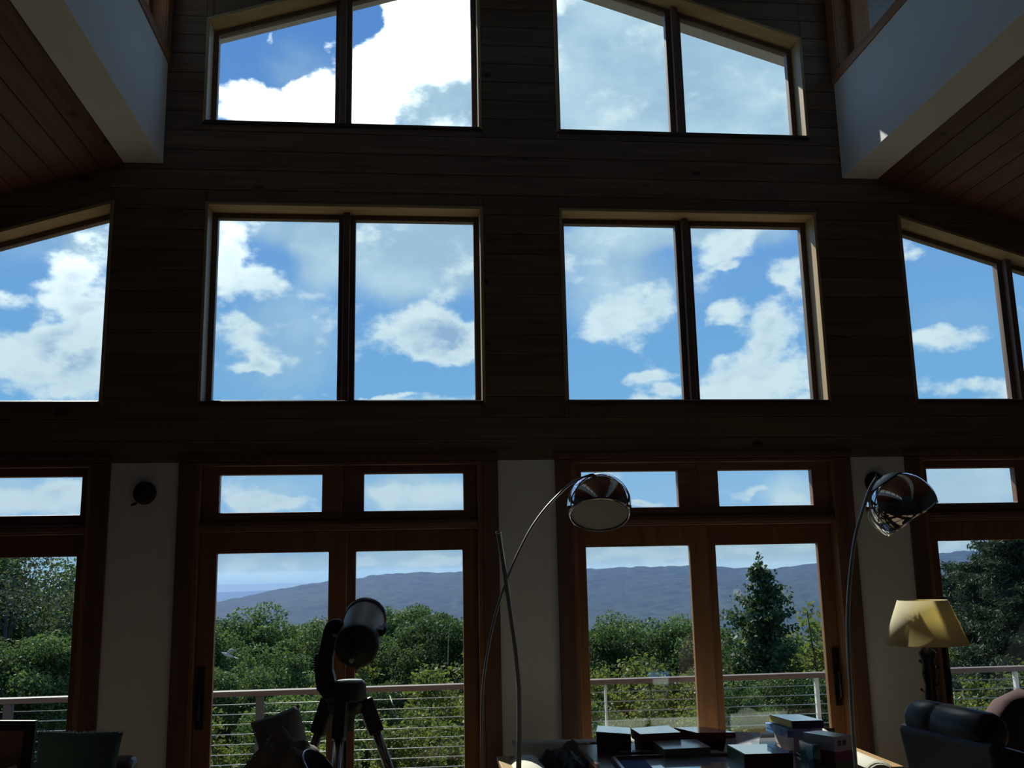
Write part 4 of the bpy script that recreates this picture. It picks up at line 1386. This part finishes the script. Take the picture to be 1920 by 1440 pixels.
# ------------------------------------------------------------------ table lamp on its end table
def table_lamp():
    x, y = 2.612, -1.5
    tt = empty('end_table', (x, y, 0), 'dark end table under the cream-shaded lamp', 'table')
    m = wood('dark_walnut', (0.10, 0.05, 0.03), (0.05, 0.025, 0.015), 0, knots=False)
    MB().box(x - 0.25, x + 0.25, y - 0.25, y + 0.25, 0.62, 0.65).build('tabletop', m, tt, bevel=0.005)
    for sx in (-1, 1):
        for sy in (-1, 1):
            MB().box(x + sx * 0.22 - 0.02, x + sx * 0.22 + 0.02, y + sy * 0.22 - 0.02, y + sy * 0.22 + 0.02, 0, 0.62).build('leg', m, tt, bevel=0.003)
    MB().ring([(x - .23, y - .23), (x + .23, y - .23), (x + .23, y + .23), (x - .23, y + .23)], [(x - .21, y - .21), (x + .21, y - .21), (x + .21, y + .21), (x - .21, y + .21)], 0.54, 0.62, 'z').build('apron', m, tt)
    l = empty('table_lamp', (x, y, 0.65), 'table lamp with cream cone shade and knobbly dark stem', 'lamp')
    MB().lathe([(0.0, 0.65), (0.085, 0.65), (0.09, 0.665), (0.06, 0.69), (0.03, 0.72), (0.024, 0.76), (0.032, 0.80), (0.026, 0.84), (0.03, 0.90), (0.024, 0.96), (0.033, 1.02), (0.026, 1.08), (0.036, 1.14), (0.028, 1.20), (0.042, 1.235), (0.045, 1.25), (0.02, 1.275), (0.012, 1.32), (0.0, 1.32)], 20, Matrix.Translation((x, y, 0))).build('stem', M_BRONZE, l)
    lf = MB()
    for k in range(16):
        a = k * 2.4
        z = 0.80 + k * 0.028
        c = Vector((x + math.cos(a) * 0.030, y + math.sin(a) * 0.030, z))
        o = Vector((math.cos(a), math.sin(a), 0.5)) * 0.022
        sd = Vector((-math.sin(a), math.cos(a), 0)) * 0.012
        lf.add([c - sd, c + sd, c + o + Vector((0, 0, .004)), c + o * .5 + Vector((0, 0, .018))], [(0, 1, 2), (0, 3, 1), (1, 3, 2), (0, 2, 3)])
    lf.build('leaf_ornament', M_BRONZE, l, kind='stuff')
    sm, nt, b = new_mat('cream_paper_shade')
    N, L = nt.nodes, nt.links
    N.remove(b)
    df, tl, mx = N.new('ShaderNodeBsdfDiffuse'), N.new('ShaderNodeBsdfTranslucent'), N.new('ShaderNodeMixShader')
    df.inputs[0].default_value = (0.80, 0.76, 0.58, 1)
    nz = N.new('ShaderNodeTexNoise')
    nz.inputs['Scale'].default_value = 90
    rp = N.new('ShaderNodeValToRGB')
    rp.color_ramp.elements[0].color = (0.78, 0.68, 0.36, 1)
    rp.color_ramp.elements[1].color = (0.86, 0.77, 0.44, 1)
    L.new(nz.outputs['Fac'], rp.inputs[0])
    L.new(rp.outputs[0], tl.inputs[0])
    mx.inputs[0].default_value = 0.5
    L.new(df.outputs[0], mx.inputs[1])
    L.new(tl.outputs[0], mx.inputs[2])
    L.new(mx.outputs[0], N['Material Output'].inputs[0])
    MB().lathe([(0.205, 1.29), (0.122, 1.51), (0.120, 1.51), (0.203, 1.29), (0.205, 1.29)], 48, Matrix.Translation((x, y, 0))).build('lamp_shade', sm, l, label='cream cone shade')
    MB().tube([(x, y, 1.30), (x, y, 1.50)], 0.006, 8).tube([(x - .12, y, 1.50), (x + .12, y, 1.50)], 0.003, 6).tube([(x, y - .12, 1.50), (x, y + .12, 1.50)], 0.003, 6).build('harp', M_BRONZE, l)
    MB().lathe([(0.0, 1.34), (0.02, 1.34), (0.032, 1.38), (0.028, 1.42), (0.0, 1.435)], 16, Matrix.Translation((x, y, 0))).build('bulb', plain('white_bulb', (0.8, 0.8, 0.78), 0.4), l)


table_lamp()


# ------------------------------------------------------------------ sofa
M_CREAM = plain('cream_cotton', (0.72, 0.68, 0.58), 0.95, var=0.06, scale=40, bump=0.3)
M_FUTON = wood('honey_pine_arm', (0.52, 0.34, 0.17), (0.42, 0.26, 0.12), 1, knots=False)


def sofa():
    x0, x1 = 0.52, 2.69
    s = empty('sofa', ((x0 + x1) / 2, -0.55, 0), 'low wooden-armed sofa with cream cushions below the glass door', 'sofa')
    MB().box(x0 + 0.06, x1 - 0.06, -0.92, -0.16, 0.20, 0.27).build('frame', M_FUTON, s, bevel=0.005)
    for a, b in ((x0, x0 + 0.06), (x1 - 0.06, x1)):
        f = MB().box(a - 0.01, b + 0.01, -0.97, -0.20, 0.57, 0.60).build('armrest', M_FUTON, s, bevel=0.006, label='honey-coloured wooden armrest')
        MB().box(a, b, -0.95, -0.89, 0, 0.57).build('arm_post', M_FUTON, f, bevel=0.004)
        MB().box(a, b, -0.28, -0.22, 0, 0.57).build('arm_post', M_FUTON, f, bevel=0.004)
        MB().box((a + b) / 2 - 0.012, (a + b) / 2 + 0.012, -0.89, -0.28, 0.15, 0.57).build('arm_panel', M_FUTON, f)
    MB().box(x0 + 0.06, x1 - 0.06, -0.235, -0.205, 0.25, 0.60).build('back_frame', M_FUTON, s, bevel=0.004)
    w = (x1 - x0 - 0.14) / 2
    for k in range(2):
        c = x0 + 0.07 + w * (k + 0.5)
        vs, fs = pillow_mesh(w - 0.01, 0.62, 0.17, seed=k * 4.0)
        M = trs((c, -0.56, 0.355), 0, PI / 2)
        MB().add([M @ Vector(v) for v in vs], fs, True).build('seat_cushion', M_CREAM, s)
        vs, fs = pillow_mesh(w - 0.01, 0.40, 0.17, seed=k * 4.0 + 9)
        M = trs((c, -0.31, 0.505), 0, math.radians(-10))
        MB().add([M @ Vector(v) for v in vs], fs, True).build('back_cushion', M_CREAM, s)


sofa()


def bolster(name, x, label, z=0.555):
    b = empty(name, (x, -0.72, z), label, 'cushion')
    pr = [(0.0, -0.27), (0.05, -0.275), (0.085, -0.26), (0.10, -0.23), (0.10, 0.23), (0.085, 0.26), (0.05, 0.275), (0.0, 0.27)]
    MB().lathe(pr, 24, axis_mat((x, -0.72, z), (0, 1, 0))).build('cover', M_CREAM, b)
    for y in (-0.98, -0.96, -0.46):
        MB().lathe([(0.085 if y == -0.98 else 0.1005, -0.004), (0.09 if y == -0.98 else 0.104, 0.0), (0.085 if y == -0.98 else 0.1005, 0.004)], 24, axis_mat((x, y + 0.0, z), (0, 1, 0))).build('piping', M_CREAM, b)


bolster('bolster', 0.66, 'round cream bolster along the left arm of the sofa')
bolster('bolster', 2.555, 'round cream bolster along the right arm of the sofa', 0.53)


def heap(name, label, cat, cx, cy, z, w, d, h, mat, seed, rz=0.0, n=34, edge=True):
    """a crumpled heap of cloth"""
    vs, fs = [], []
    for j in range(n + 1):
        for i in range(n + 1):
            a, b = i / n * 2 - 1, j / n * 2 - 1
            r = math.sqrt(a * a + b * b)
            env = max(0.0, 1 - r ** 2.6) ** 0.7
            p = Vector((a * 2.1 + seed, b * 2.1, seed * .7))
            zz = h * env * (0.72 + 0.55 * noise.noise(p) + 0.25 * abs(noise.noise(p * 2.7)) - 0.1 * abs(noise.noise(p * 6)))
            k = 1 + 0.12 * noise.noise(Vector((math.atan2(b, a) * 1.3, seed, r)))
            x, y = a * w / 2 * k, b * d / 2 * k
            vs.append((cx + x * math.cos(rz) - y * math.sin(rz), cy + x * math.sin(rz) + y * math.cos(rz), z + max(0.0, zz)))
    m = n + 1
    for j in range(n):
        for i in range(n):
            fs.append((j * m + i, j * m + i + 1, (j + 1) * m + i + 1, (j + 1) * m + i))
    mb = MB().add(vs, fs, True)
    o = mb.build(name, mat)
    so = o.modifiers.new('thickness', 'SOLIDIFY')
    so.thickness = 0.006
    return tag(o, label, cat)


M_JACKET = plain('dark_quilted_cloth', (0.030, 0.036, 0.042), 0.7, var=0.2, scale=50, bump=0.4)
heap('jacket', 'dark jacket heaped on the left half of the sofa', 'jacket', 0.90, -0.62, 0.425, 0.50, 0.50, 0.26, M_JACKET, 3.3)
heap('scarf', 'grey-green scarf lying between the jacket and the boxes', 'scarf', 0.98, -0.42, 0.58, 0.42, 0.20, 0.13, plain('grey_green_wool', (0.16, 0.17, 0.14), 0.9), 7.1)


# ------------------------------------------------------------------ game table
M_TABLE = wood('dark_table_wood', (0.13, 0.055, 0.03), (0.07, 0.03, 0.018), 0, rough=0.3, knots=False)


def game_table():
    x0, x1, y0, y1 = 0.90, 2.12, -2.05, -0.87
    t = empty('game_table', ((x0 + x1) / 2, (y0 + y1) / 2, 0), 'dark wooden table covered with boxed games before the sofa', 'table')
    MB().box(x0, x1, y0, y1, 0.73, 0.76).build('tabletop', M_TABLE, t, bevel=0.005)
    MB().ring([(x0 + .05, y0 + .05), (x1 - .05, y0 + .05), (x1 - .05, y1 - .05), (x0 + .05, y1 - .05)], [(x0 + .07, y0 + .07), (x1 - .07, y0 + .07), (x1 - .07, y1 - .07), (x0 + .07, y1 - .07)], 0.65, 0.73, 'z').build('apron', M_TABLE, t)
    for sx in (x0 + 0.08, x1 - 0.08):
        for sy in (y0 + 0.08, y1 - 0.19):
            MB().box(sx - 0.03, sx + 0.03, sy - 0.03, sy + 0.03, 0, 0.73).build('leg', M_TABLE, t, bevel=0.004)


game_table()


def print_mat(name, base, spots, rough=0.3, scale=14.0):
    """printed cardboard: a ground colour with irregular patches of other inks"""
    mt, nt, b = new_mat(name)
    N, L = nt.nodes, nt.links
    tc = N.new('ShaderNodeTexCoord')
    v = N.new('ShaderNodeTexVoronoi')
    v.inputs['Scale'].default_value = scale
    L.new(tc.outputs['Object'], v.inputs['Vector'])
    sp = N.new('ShaderNodeSeparateColor')
    L.new(v.outputs['Color'], sp.inputs[0])
    cr = N.new('ShaderNodeValToRGB')
    cr.color_ramp.interpolation = 'CONSTANT'
    cr.color_ramp.elements[0].color = base + (1,)
    cr.color_ramp.elements[1].position = 0.62
    cr.color_ramp.elements[1].color = spots[0] + (1,)
    for k, c in enumerate(spots[1:]):
        e = cr.color_ramp.elements.new(0.62 + 0.38 * (k + 1) / len(spots))
        e.color = c + (1,)
    L.new(sp.outputs[0], cr.inputs[0])
    L.new(cr.outputs[0], b.inputs['Base Color'])
    b.inputs['Roughness'].default_value = rough
    b.inputs['Specular IOR Level'].default_value = 1.0
    b.inputs['IOR'].default_value = 1.7
    b.inputs['Coat Weight'].default_value = 1.0 if rough < 0.24 else 0.0
    b.inputs['Coat IOR'].default_value = 1.9
    b.inputs['Coat Roughness'].default_value = 0.03
    return mt


def game_box(name, label, corners, z0, z1, lid, side, lip=0.6, group='boxed games on the table', extra=None):
    """a lidded cardboard box given by the four corners of its top"""
    cx = sum(c[0] for c in corners) / 4
    cy = sum(c[1] for c in corners) / 4
    b = empty(name, (cx, cy, z0), label, 'box', group)
    zl = z1 - (z1 - z0) * lip
    inner = [(cx + (x - cx) * 0.985, cy + (y - cy) * 0.985) for x, y in corners]
    MB().prism(inner, z0, zl + 0.004, 'z').build('tray', side, b)
    MB().prism(corners, zl, z1 - 0.0012, 'z').build('lid', side, b, bevel=0.0015, seg=1)
    top = [(cx + (x - cx) * 0.995, cy + (y - cy) * 0.995) for x, y in corners]
    MB().prism(top, z1 - 0.0012, z1, 'z').build('lid_print', lid, b, label='printed top of the lid')
    if extra:
        extra(b)
    return b


def rect(cx, cy, w, d, rz):
    r = math.radians(rz)
    return [(cx + a * w / 2 * math.cos(r) - b * d / 2 * math.sin(r), cy + a * w / 2 * math.sin(r) + b * d / 2 * math.cos(r)) for a, b in ((-1, -1), (1, -1), (1, 1), (-1, 1))]


P_MAROON = plain('maroon_card', (0.16, 0.02, 0.045), 0.35)
P_BLACK = plain('black_card', (0.02, 0.02, 0.025), 0.3)
P_NAVY = plain('navy_card', (0.03, 0.04, 0.12), 0.25)
P_GREY = plain('grey_card', (0.20, 0.19, 0.17), 0.4)
P_SLATE = plain('slate_grey_card', (0.36, 0.39, 0.41), 0.16)
P_WHITE = plain('white_card', (0.62, 0.63, 0.63), 0.4)
P_SKYSHEEN = print_mat('sky_sheen_print', (0.62, 0.64, 0.80), [(0.72, 0.74, 0.85), (0.5, 0.5, 0.72)], 0.10, 9)  # pale lid print with the lilac sky reflection mixed into its colour
P_PINK = print_mat('pink_print', (0.62, 0.36, 0.44), [(0.7, 0.62, 0.62), (0.55, 0.2, 0.3)], 0.10, 9)
P_OLIVE = print_mat('olive_print', (0.22, 0.20, 0.10), [(0.3, 0.3, 0.3), (0.15, 0.16, 0.2)], 0.2, 9)
P_YELLOW = print_mat('yellow_side_print', (0.75, 0.55, 0.06), [(0.45, 0.10, 0.03), (0.10, 0.22, 0.05), (0.05, 0.05, 0.2)], 0.4, 16)
P_NAVYSIDE = plain('navy_side', (0.04, 0.05, 0.14), 0.4)
P_BLUE = print_mat('bright_blue_print', (0.10, 0.32, 0.72), [(0.35, 0.55, 0.8), (0.05, 0.12, 0.5)], 0.35, 22)
P_TEAL = print_mat('teal_print', (0.02, 0.20, 0.18), [(0.25, 0.55, 0.5), (0.03, 0.12, 0.12)], 0.3, 20)
P_RAIN = print_mat('rainbow_print', (0.60, 0.52, 0.66), [(0.45, 0.65, 0.45), (0.7, 0.6, 0.35), (0.75, 0.4, 0.5), (0.4, 0.35, 0.65)], 0.25, 22)
P_GREEN = plain('green_card', (0.12, 0.20, 0.11), 0.4)
P_PALE = print_mat('pale_lid_print', (0.66, 0.69, 0.76), [(0.6, 0.6, 0.7), (0.7, 0.72, 0.7)], 0.10, 8)


def boxes():
    game_box('game_box', 'tall dark box with pale top, sky sheen painted in, at the left table end', [(0.965, -1.085), (1.01, -0.885), (1.165, -1.0), (1.125, -1.20)], 0.76, 0.86, P_SKYSHEEN, P_BLACK)
    game_box('game_box', 'flat maroon-sided box in front of the tall dark left box', [(1.04, -1.27), (1.06, -1.225), (1.2, -1.225), (1.215, -1.285)], 0.76, 0.785, P_OLIVE, P_MAROON)
    game_box('game_box', 'shiny box with painted sky sheen and dark maroon sides, second from the left', [(1.185, -1.15), (1.18, -0.95), (1.40, -0.90), (1.405, -1.14)], 0.80, 0.85, P_SKYSHEEN, P_MAROON, 0.7)
    game_box('game_box', 'dark plain box under the shiny box with painted sky sheen', [(1.20, -1.14), (1.195, -0.96), (1.38, -0.92), (1.385, -1.13)], 0.76, 0.80, P_BLACK, P_BLACK)
    game_box('game_box', 'grey-lidded square box in the middle of the table', [(1.245, -1.40), (1.25, -1.15), (1.485, -1.15), (1.485, -1.395)], 0.76, 0.815, P_SLATE, P_GREY)
    game_box('game_box', 'maroon-edged box with pinkish shiny lid behind the grey box', [(1.49, -1.145), (1.42, -0.945), (1.60, -0.965), (1.69, -1.175)], 0.80, 0.845, P_PINK, P_MAROON, 0.75)
    game_box('game_box', 'plain black box under the maroon-edged box', [(1.505, -1.13), (1.44, -0.955), (1.59, -0.975), (1.66, -1.155)], 0.76, 0.80, P_BLACK, P_BLACK)
    game_box('game_box', 'large slate-topped box with green and red sides at the front', [(1.57, -1.665), (1.57, -1.40), (1.79, -1.43), (1.80, -1.68)], 0.76, 0.825, P_PALE, P_MAROON, 0.55,
             extra=lambda b: MB().box(1.566, 1.5695, -1.66, -1.405, 0.765, 0.82).build('side_print', P_GREEN, b, label='green printed side'))

    def yellow_sides(b):
        MB().prism([(1.8885, -1.462), (1.8585, -1.232), (1.8555, -1.233), (1.8855, -1.463)], 0.902, 0.932, 'z').build('side_print', P_YELLOW, b, label='yellow picture side')
    game_box('game_box', 'grey-white box at the bottom of the yellow and blue stack', [(1.90, -1.44), (1.875, -1.24), (2.0, -1.25), (2.04, -1.45)], 0.76, 0.855, P_WHITE, P_WHITE)
    game_box('game_box', 'bright blue box in the middle of the yellow and blue stack', [(1.865, -1.455), (1.835, -1.225), (2.005, -1.245), (2.045, -1.46)], 0.855, 0.897, P_BLUE, P_BLUE)
    game_box('game_box', 'yellow picture box topping the stack right of the maroon box', [(1.89, -1.462), (1.86, -1.232), (2.01, -1.252), (2.05, -1.472)], 0.897, 0.935, P_PALE, P_NAVYSIDE, extra=yellow_sides)

    def squares(b):
        for u in (0.3, 0.55):
            p = Vector((1.955, -1.80, 0)).lerp(Vector((2.06, -1.765, 0)), u)
            MB().box(-0.010, 0.010, -0.0015, 0.0, 0.868, 0.892, Matrix.Translation((p.x, p.y, 0)) @ Matrix.Rotation(0.32, 4, 'Z')).build('stamp', P_BLACK, b)
    L = [(1.955, -1.80), (1.87, -1.64), (1.97, -1.605), (2.06, -1.765)]
    game_box('game_box', 'dark green box at the bottom of the right-hand white stack', L, 0.76, 0.80, P_GREY, P_GREEN)
    game_box('game_box', 'pink-banded box in the middle of the right-hand white stack', L, 0.80, 0.845, P_PINK, plain('plum_card', (0.30, 0.05, 0.13), 0.4))
    game_box('game_box', 'white box with rainbow top crowning the right-hand stack', L, 0.845, 0.91, P_RAIN, P_WHITE, extra=squares)
    game_box('game_box', 'upright teal box leaning left of the white stack', [(1.855, -1.79), (1.85, -1.64), (1.885, -1.64), (1.89, -1.79)], 0.76, 0.875, P_TEAL, P_TEAL)
    # leaflets
    m = trs((1.705, -1.23, 0.80), math.radians(-25), math.radians(18))
    mg = MB().box(-0.085, 0.085, -0.11, 0.11, 0, 0.006, m).build('picture_book', print_mat('picture_book_print', (0.55, 0.56, 0.58), [(0.62, 0.30, 0.22), (0.7, 0.6, 0.45), (0.3, 0.35, 0.4)], 0.25, 18))
    tag(mg, 'tilted picture book with pale and orange cover beside the slate-topped box', 'book')
    lf = MB().box(-0.05, 0.05, -0.10, 0.10, 0.760, 0.764, trs((1.545, -1.29, 0), math.radians(12))).build('leaflet', P_WHITE)
    tag(lf, 'white leaflet lying between the grey box and the slate-topped box', 'paper')


boxes()


def puzzle_tray():
    M = trs((1.44, -1.70, 0), math.radians(-3))
    t = empty('puzzle_tray', (1.44, -1.70, 0.76), 'framed puzzle board with blue felt and a glossy half-done picture', 'puzzle')
    w, d = 0.94, 0.66

    def mb():
        return MB()
    MB().box(-w / 2, w / 2, -d / 2, d / 2, 0.760, 0.768, M).build('board', plain('blue_felt', (0.03, 0.08, 0.30), 0.85, var=0.15, scale=200), t, label='blue felt board')
    for nm, a in (('frame_rail', (-w / 2, w / 2, d / 2 - 0.02, d / 2)), ('frame_rail', (-w / 2, w / 2, -d / 2, -d / 2 + 0.02)), ('frame_rail', (-w / 2, -w / 2 + 0.02, -d / 2, d / 2)), ('frame_rail', (w / 2 - 0.02, w / 2, -d / 2, d / 2))):
        MB().box(*a, 0.760, 0.785, M).build(nm, plain('tray_rail_wood', (0.22, 0.13, 0.10), 0.18), t, bevel=0.003)
    rnd = random.Random(4)
    edge = []
    for k in range(23):
        edge.append((0.12 + rnd.uniform(-0.035, 0.05), d / 2 - 0.025 - k * (d - 0.05) / 22))
    poly = [(-0.31, -d / 2 + 0.025), *[e for e in reversed(edge)], (-0.31, d / 2 - 0.025)]
    MB().prism(poly, 0.768, 0.7705, 'z', M).build('puzzle_sky', print_mat('pale_puzzle_print', (0.42, 0.46, 0.60), [(0.5, 0.52, 0.66), (0.36, 0.4, 0.5)], 0.14, 24), t, label='glossy pale part of the puzzle')
    poly = [*edge, (w / 2 - 0.025, -d / 2 + 0.025), (w / 2 - 0.025, d / 2 - 0.025)]
    MB().prism(poly, 0.768, 0.7705, 'z', M).build('puzzle_land', print_mat('brown_puzzle_print', (0.09, 0.06, 0.05), [(0.16, 0.11, 0.08), (0.05, 0.04, 0.05)], 0.18, 24), t, label='dark brown part of the puzzle')


puzzle_tray()


# ------------------------------------------------------------------ right: leather recliner and plum armchair
M_LEATHER = plain('black_leather', (0.022, 0.022, 0.030), 0.36, var=0.25, scale=60, bump=0.25)
M_PLUM = plain('plum_upholstery', (0.085, 0.045, 0.05), 0.9, var=0.12, scale=50, bump=0.3)


def recliner():
    c = Vector((2.02, -2.92, 0))
    r = empty('recliner', c, 'black leather recliner with rolled headrest seen from behind', 'armchair')
    yaw = math.radians(9)          # back shell faces the viewer's side
    B = Matrix.Translation(c) @ Matrix.Rotation(yaw, 4, 'Z')
    # the chair faces local +x; its back leans towards local -x
    MB().prism([(-0.16, 1.10), (-0.115, 1.115), (0.06, 0.42), (-0.03, 0.40)], -0.25, 0.25, mat=B).build('back_shell', M_LEATHER, r, bevel=0.02, seg=3)
    MB().prism([(-0.115, 1.10), (0.02, 1.06), (0.17, 0.46), (0.06, 0.44)], -0.235, 0.235, mat=B).build('back_cushion', M_LEATHER, r, bevel=0.03, seg=3)
    pr = [(0.0, -0.19), (0.04, -0.19), (0.060, -0.178), (0.067, -0.16), (0.070, 0.06), (0.065, 0.068), (0.070, 0.076), (0.070, 0.20), (0.058, 0.222), (0.04, 0.235), (0.0, 0.235)]
    hr = MB().lathe(pr, 24, B @ axis_mat((-0.085, 0, 1.125), (0, 1, 0))).build('headrest', M_LEATHER, r, label='rolled leather headrest')
    MB().box(-0.0, 0.62, -0.24, 0.24, 0.34, 0.47, B).build('seat', M_LEATHER, r, bevel=0.04, seg=3)
    for s in (-1, 1):
        MB().box(0.0, 0.55, s * 0.29 - 0.045, s * 0.29 + 0.045, 0.25, 0.62, B).build('armrest', M_LEATHER, r, bevel=0.03, seg=3)
    MB().lathe([(0.0, 0.0), (0.28, 0.0), (0.29, 0.02), (0.10, 0.05), (0.04, 0.08), (0.04, 0.34), (0.0, 0.34)], 28, B @ Matrix.Translation((0.28, 0, 0))).build('swivel_base', M_BLACKP, r)


recliner()


def plum_chair():
    c = Vector((2.49, -2.0, 0))
    r = empty('armchair', c, 'plum upholstered armchair with round back at the right edge', 'armchair')
    B = Matrix.Translation(c) @ Matrix.Rotation(math.radians(20), 4, 'Z')
    n, mm = 28, 18
    vs, fs = [], []
    for j in range(mm + 1):
        t = j / mm
        z = 0.34 + 0.82 * t
        k = (1 - max(0.0, (z - 0.86) / 0.30) ** 2.4) ** 0.5 if z < 1.16 else 0.0
        for i in range(n):
            q = 2 * PI * i / n
            cx = math.copysign(abs(math.cos(q)) ** 0.7, math.cos(q))
            cy = math.copysign(abs(math.sin(q)) ** 0.7, math.sin(q))
            vs.append(B @ Vector((0.02 + 0.24 * k * cx, -0.28 + 0.10 * (0.35 + 0.65 * k) * k ** 0.5 * cy, z)))
    for j in range(mm):
        for i in range(n):
            fs.append((j * n + i, j * n + (i + 1) % n, (j + 1) * n + (i + 1) % n, (j + 1) * n + i))
    fs.append(tuple(range(n)))
    MB().add(vs, fs, True).build('back', M_PLUM, r)
    MB().box(-0.29, 0.29, -0.22, 0.16, 0.28, 0.46, B).build('seat', M_PLUM, r, bevel=0.04, seg=3)
    for s in (-1, 1):
        MB().box(s * 0.34 - 0.06, s * 0.34 + 0.06, -0.30, 0.14, 0.12, 0.64, B).build('armrest', M_PLUM, r, bevel=0.04, seg=3)
        for y in (-0.25, 0.10):
            MB().tube([B @ Vector((s * 0.33, y, 0.0)), B @ Vector((s * 0.33, y, 0.13))], [0.018, 0.026], 10).build('leg', M_TABLE, r)


plum_chair()


# ------------------------------------------------------------------ left: stool with cushion, blanket and bowl
def left_group():
    t = empty('side_table', (-0.55, -1.95, 0), 'small dark side table heaped with cloth before the telescope', 'table')
    MB().box(-0.80, -0.30, -2.18, -1.74, 0.80, 0.83).build('tabletop', M_TABLE, t, bevel=0.005)
    for sx in (-0.77, -0.33):
        for sy in (-2.15, -1.77):
            MB().box(sx - 0.02, sx + 0.02, sy - 0.02, sy + 0.02, 0, 0.80).build('leg', M_TABLE, t, bevel=0.003)
    # square grey cushion standing tilted
    M = trs((-0.565, -1.86, 1.005), math.radians(4), math.radians(-10), math.radians(-18))
    p = pillow('grey_cushion', 0.215, 0.215, 0.085, M, plain('mid_grey_linen', (0.30, 0.30, 0.28), 0.95, var=0.08, scale=80, bump=0.2), None, 2.0, 0.006)
    tag(p, 'square grey cushion tilted to one side on the small dark table', 'cushion')
    heap('blanket', 'crumpled grey-beige blanket in front of the tilted grey cushion', 'blanket', -0.545, -2.02, 0.832, 0.40, 0.26, 0.21, plain('grey_beige_wool', (0.30, 0.28, 0.25), 0.95, var=0.1, scale=60, bump=0.3), 12.4)
    # dark shallow bowl on its side with a bright rim
    B = axis_mat((-0.375, -2.12, 0.925), (0.62, -0.25, 0.60))
    b = empty('bowl', (-0.375, -2.12, 0.925), 'dark shallow bowl with bright rim leaning against the blanket', 'bowl')
    MB().lathe([(0.0, -0.05), (0.03, -0.049), (0.07, -0.025), (0.092, 0.0), (0.088, 0.0), (0.067, -0.021), (0.03, -0.044), (0.0, -0.045)], 36, B).build('body', plain('dark_glaze', (0.015, 0.013, 0.015), 0.6, spec=0.2), b)
    MB().lathe([(0.0875, -0.001), (0.090, 0.0035), (0.0935, 0.0), (0.0925, -0.004)], 36, B).build('rim', M_CHROME, b, label='bright metal rim')
    # brown leather armchair with green cushion
    lc = plain('brown_leather', (0.13, 0.045, 0.025), 0.4, var=0.25, scale=30, bump=0.2)
    a = empty('leather_armchair', (-1.50, -1.55, 0), 'brown leather armchair under the green cushion at the left', 'armchair')
    MB().box(-1.80, -1.22, -1.80, -1.30, 0.25, 0.45).build('seat', lc, a, bevel=0.04, seg=3)
    MB().prism([(-1.40, 0.40), (-1.28, 0.40), (-1.22, 0.86), (-1.32, 0.86), (-1.38, 0.83)], -1.80, -1.32, 'x').build('back', lc, a, bevel=0.035, seg=3)
    for x in (-1.86, -1.16):
        MB().box(x - 0.06, x + 0.06, -1.82, -1.28, 0.10, 0.56).build('armrest', lc, a, bevel=0.04, seg=3)
        for y in (-1.78, -1.32):
            MB().tube([(x, y, 0), (x, y, 0.12)], [0.018, 0.024], 8).build('leg', M_TABLE, a)
    gm = plain('green_fringed_wool', (0.075, 0.13, 0.105), 0.95, var=0.2, scale=120, bump=0.5)
    p = pillow('green_cushion', 0.38, 0.25, 0.10, trs((-1.53, -1.50, 0.885), 0.0, math.radians(-12), math.radians(2)), gm, None, 5.0, 0.01)
    tag(p, 'dark green cushion with a fringe painted as backlit on the brown armchair', 'cushion')
    fr = MB()
    rnd = random.Random(8)
    T = trs((-1.53, -1.50, 0.885), 0.0, math.radians(-12), math.radians(2))
    for k in range(90):
        x = -0.185 + 0.37 * k / 89
        b0 = T @ Vector((x, 0.0, 0.118 - 0.006 * math.cos(x * 9)))
        fr.tube([b0, b0 + Vector((rnd.uniform(-.004, .004), rnd.uniform(-.006, .012), rnd.uniform(0.008, 0.016)))], [0.0034, 0.0016], 4, False)
    f = fr.build('fringe', plain('backlit_fringe_tone', (0.82, 0.93, 0.88), 0.9), p, kind='stuff', label='fringe with sky light put into its colour')  # fringe colour brightened to stand in for sky light from behind
    # dark framed panel on a low chest
    ch = empty('chest', (-1.95, -2.05, 0), 'brown wooden chest at the left edge under the framed panel', 'chest')
    cw = wood('brown_chest_wood', (0.22, 0.10, 0.05), (0.14, 0.06, 0.03), 0, knots=False)
    MB().box(-2.30, -1.50, -2.30, -1.84, 0.0, 0.80).build('body', cw, ch, bevel=0.006)
    MB().box(-2.32, -1.48, -2.32, -1.82, 0.80, 0.83).build('lid', cw, ch, bevel=0.006)
    fp = empty('framed_panel', (-1.85, -1.90, 0.83), 'black-framed panel with brown face standing at the left edge', 'picture')
    Mf = Matrix.Translation((-1.59, -1.90, 0.832)) @ Matrix.Rotation(math.radians(-3), 4, 'X') @ Matrix.Rotation(math.radians(2), 4, 'Y')
    def P(x0, x1, z0, z1, y0, y1):
        return MB().box(x0, x1, y0, y1, z0, z1, Mf)
    P(-0.50, 0.0, 0.245, 0.285, -0.015, 0.015).build('frame_bar', M_BLACKP, fp, bevel=0.003)
    P(-0.50, 0.0, 0.0, 0.035, -0.015, 0.015).build('frame_bar', M_BLACKP, fp, bevel=0.003)
    P(-0.045, 0.0, 0.035, 0.245, -0.015, 0.015).build('frame_bar', M_BLACKP, fp, bevel=0.003)
    P(-0.50, -0.455, 0.035, 0.245, -0.015, 0.015).build('frame_bar', M_BLACKP, fp, bevel=0.003)
    P(-0.455, -0.045, 0.035, 0.245, -0.004, 0.008).build('panel', plain('brown_face', (0.30, 0.26, 0.21), 0.6), fp, label='brown face')
    pp = MB().box(-0.11, 0.11, -0.002, 0.002, 0.0, 0.10, trs((-1.70, -2.0, 0.832), math.radians(6), math.radians(-8), math.radians(-14))).build('paper_sheet', P_WHITE)
    tag(pp, 'pale sheet of paper propped against the framed panel', 'paper')


left_group()
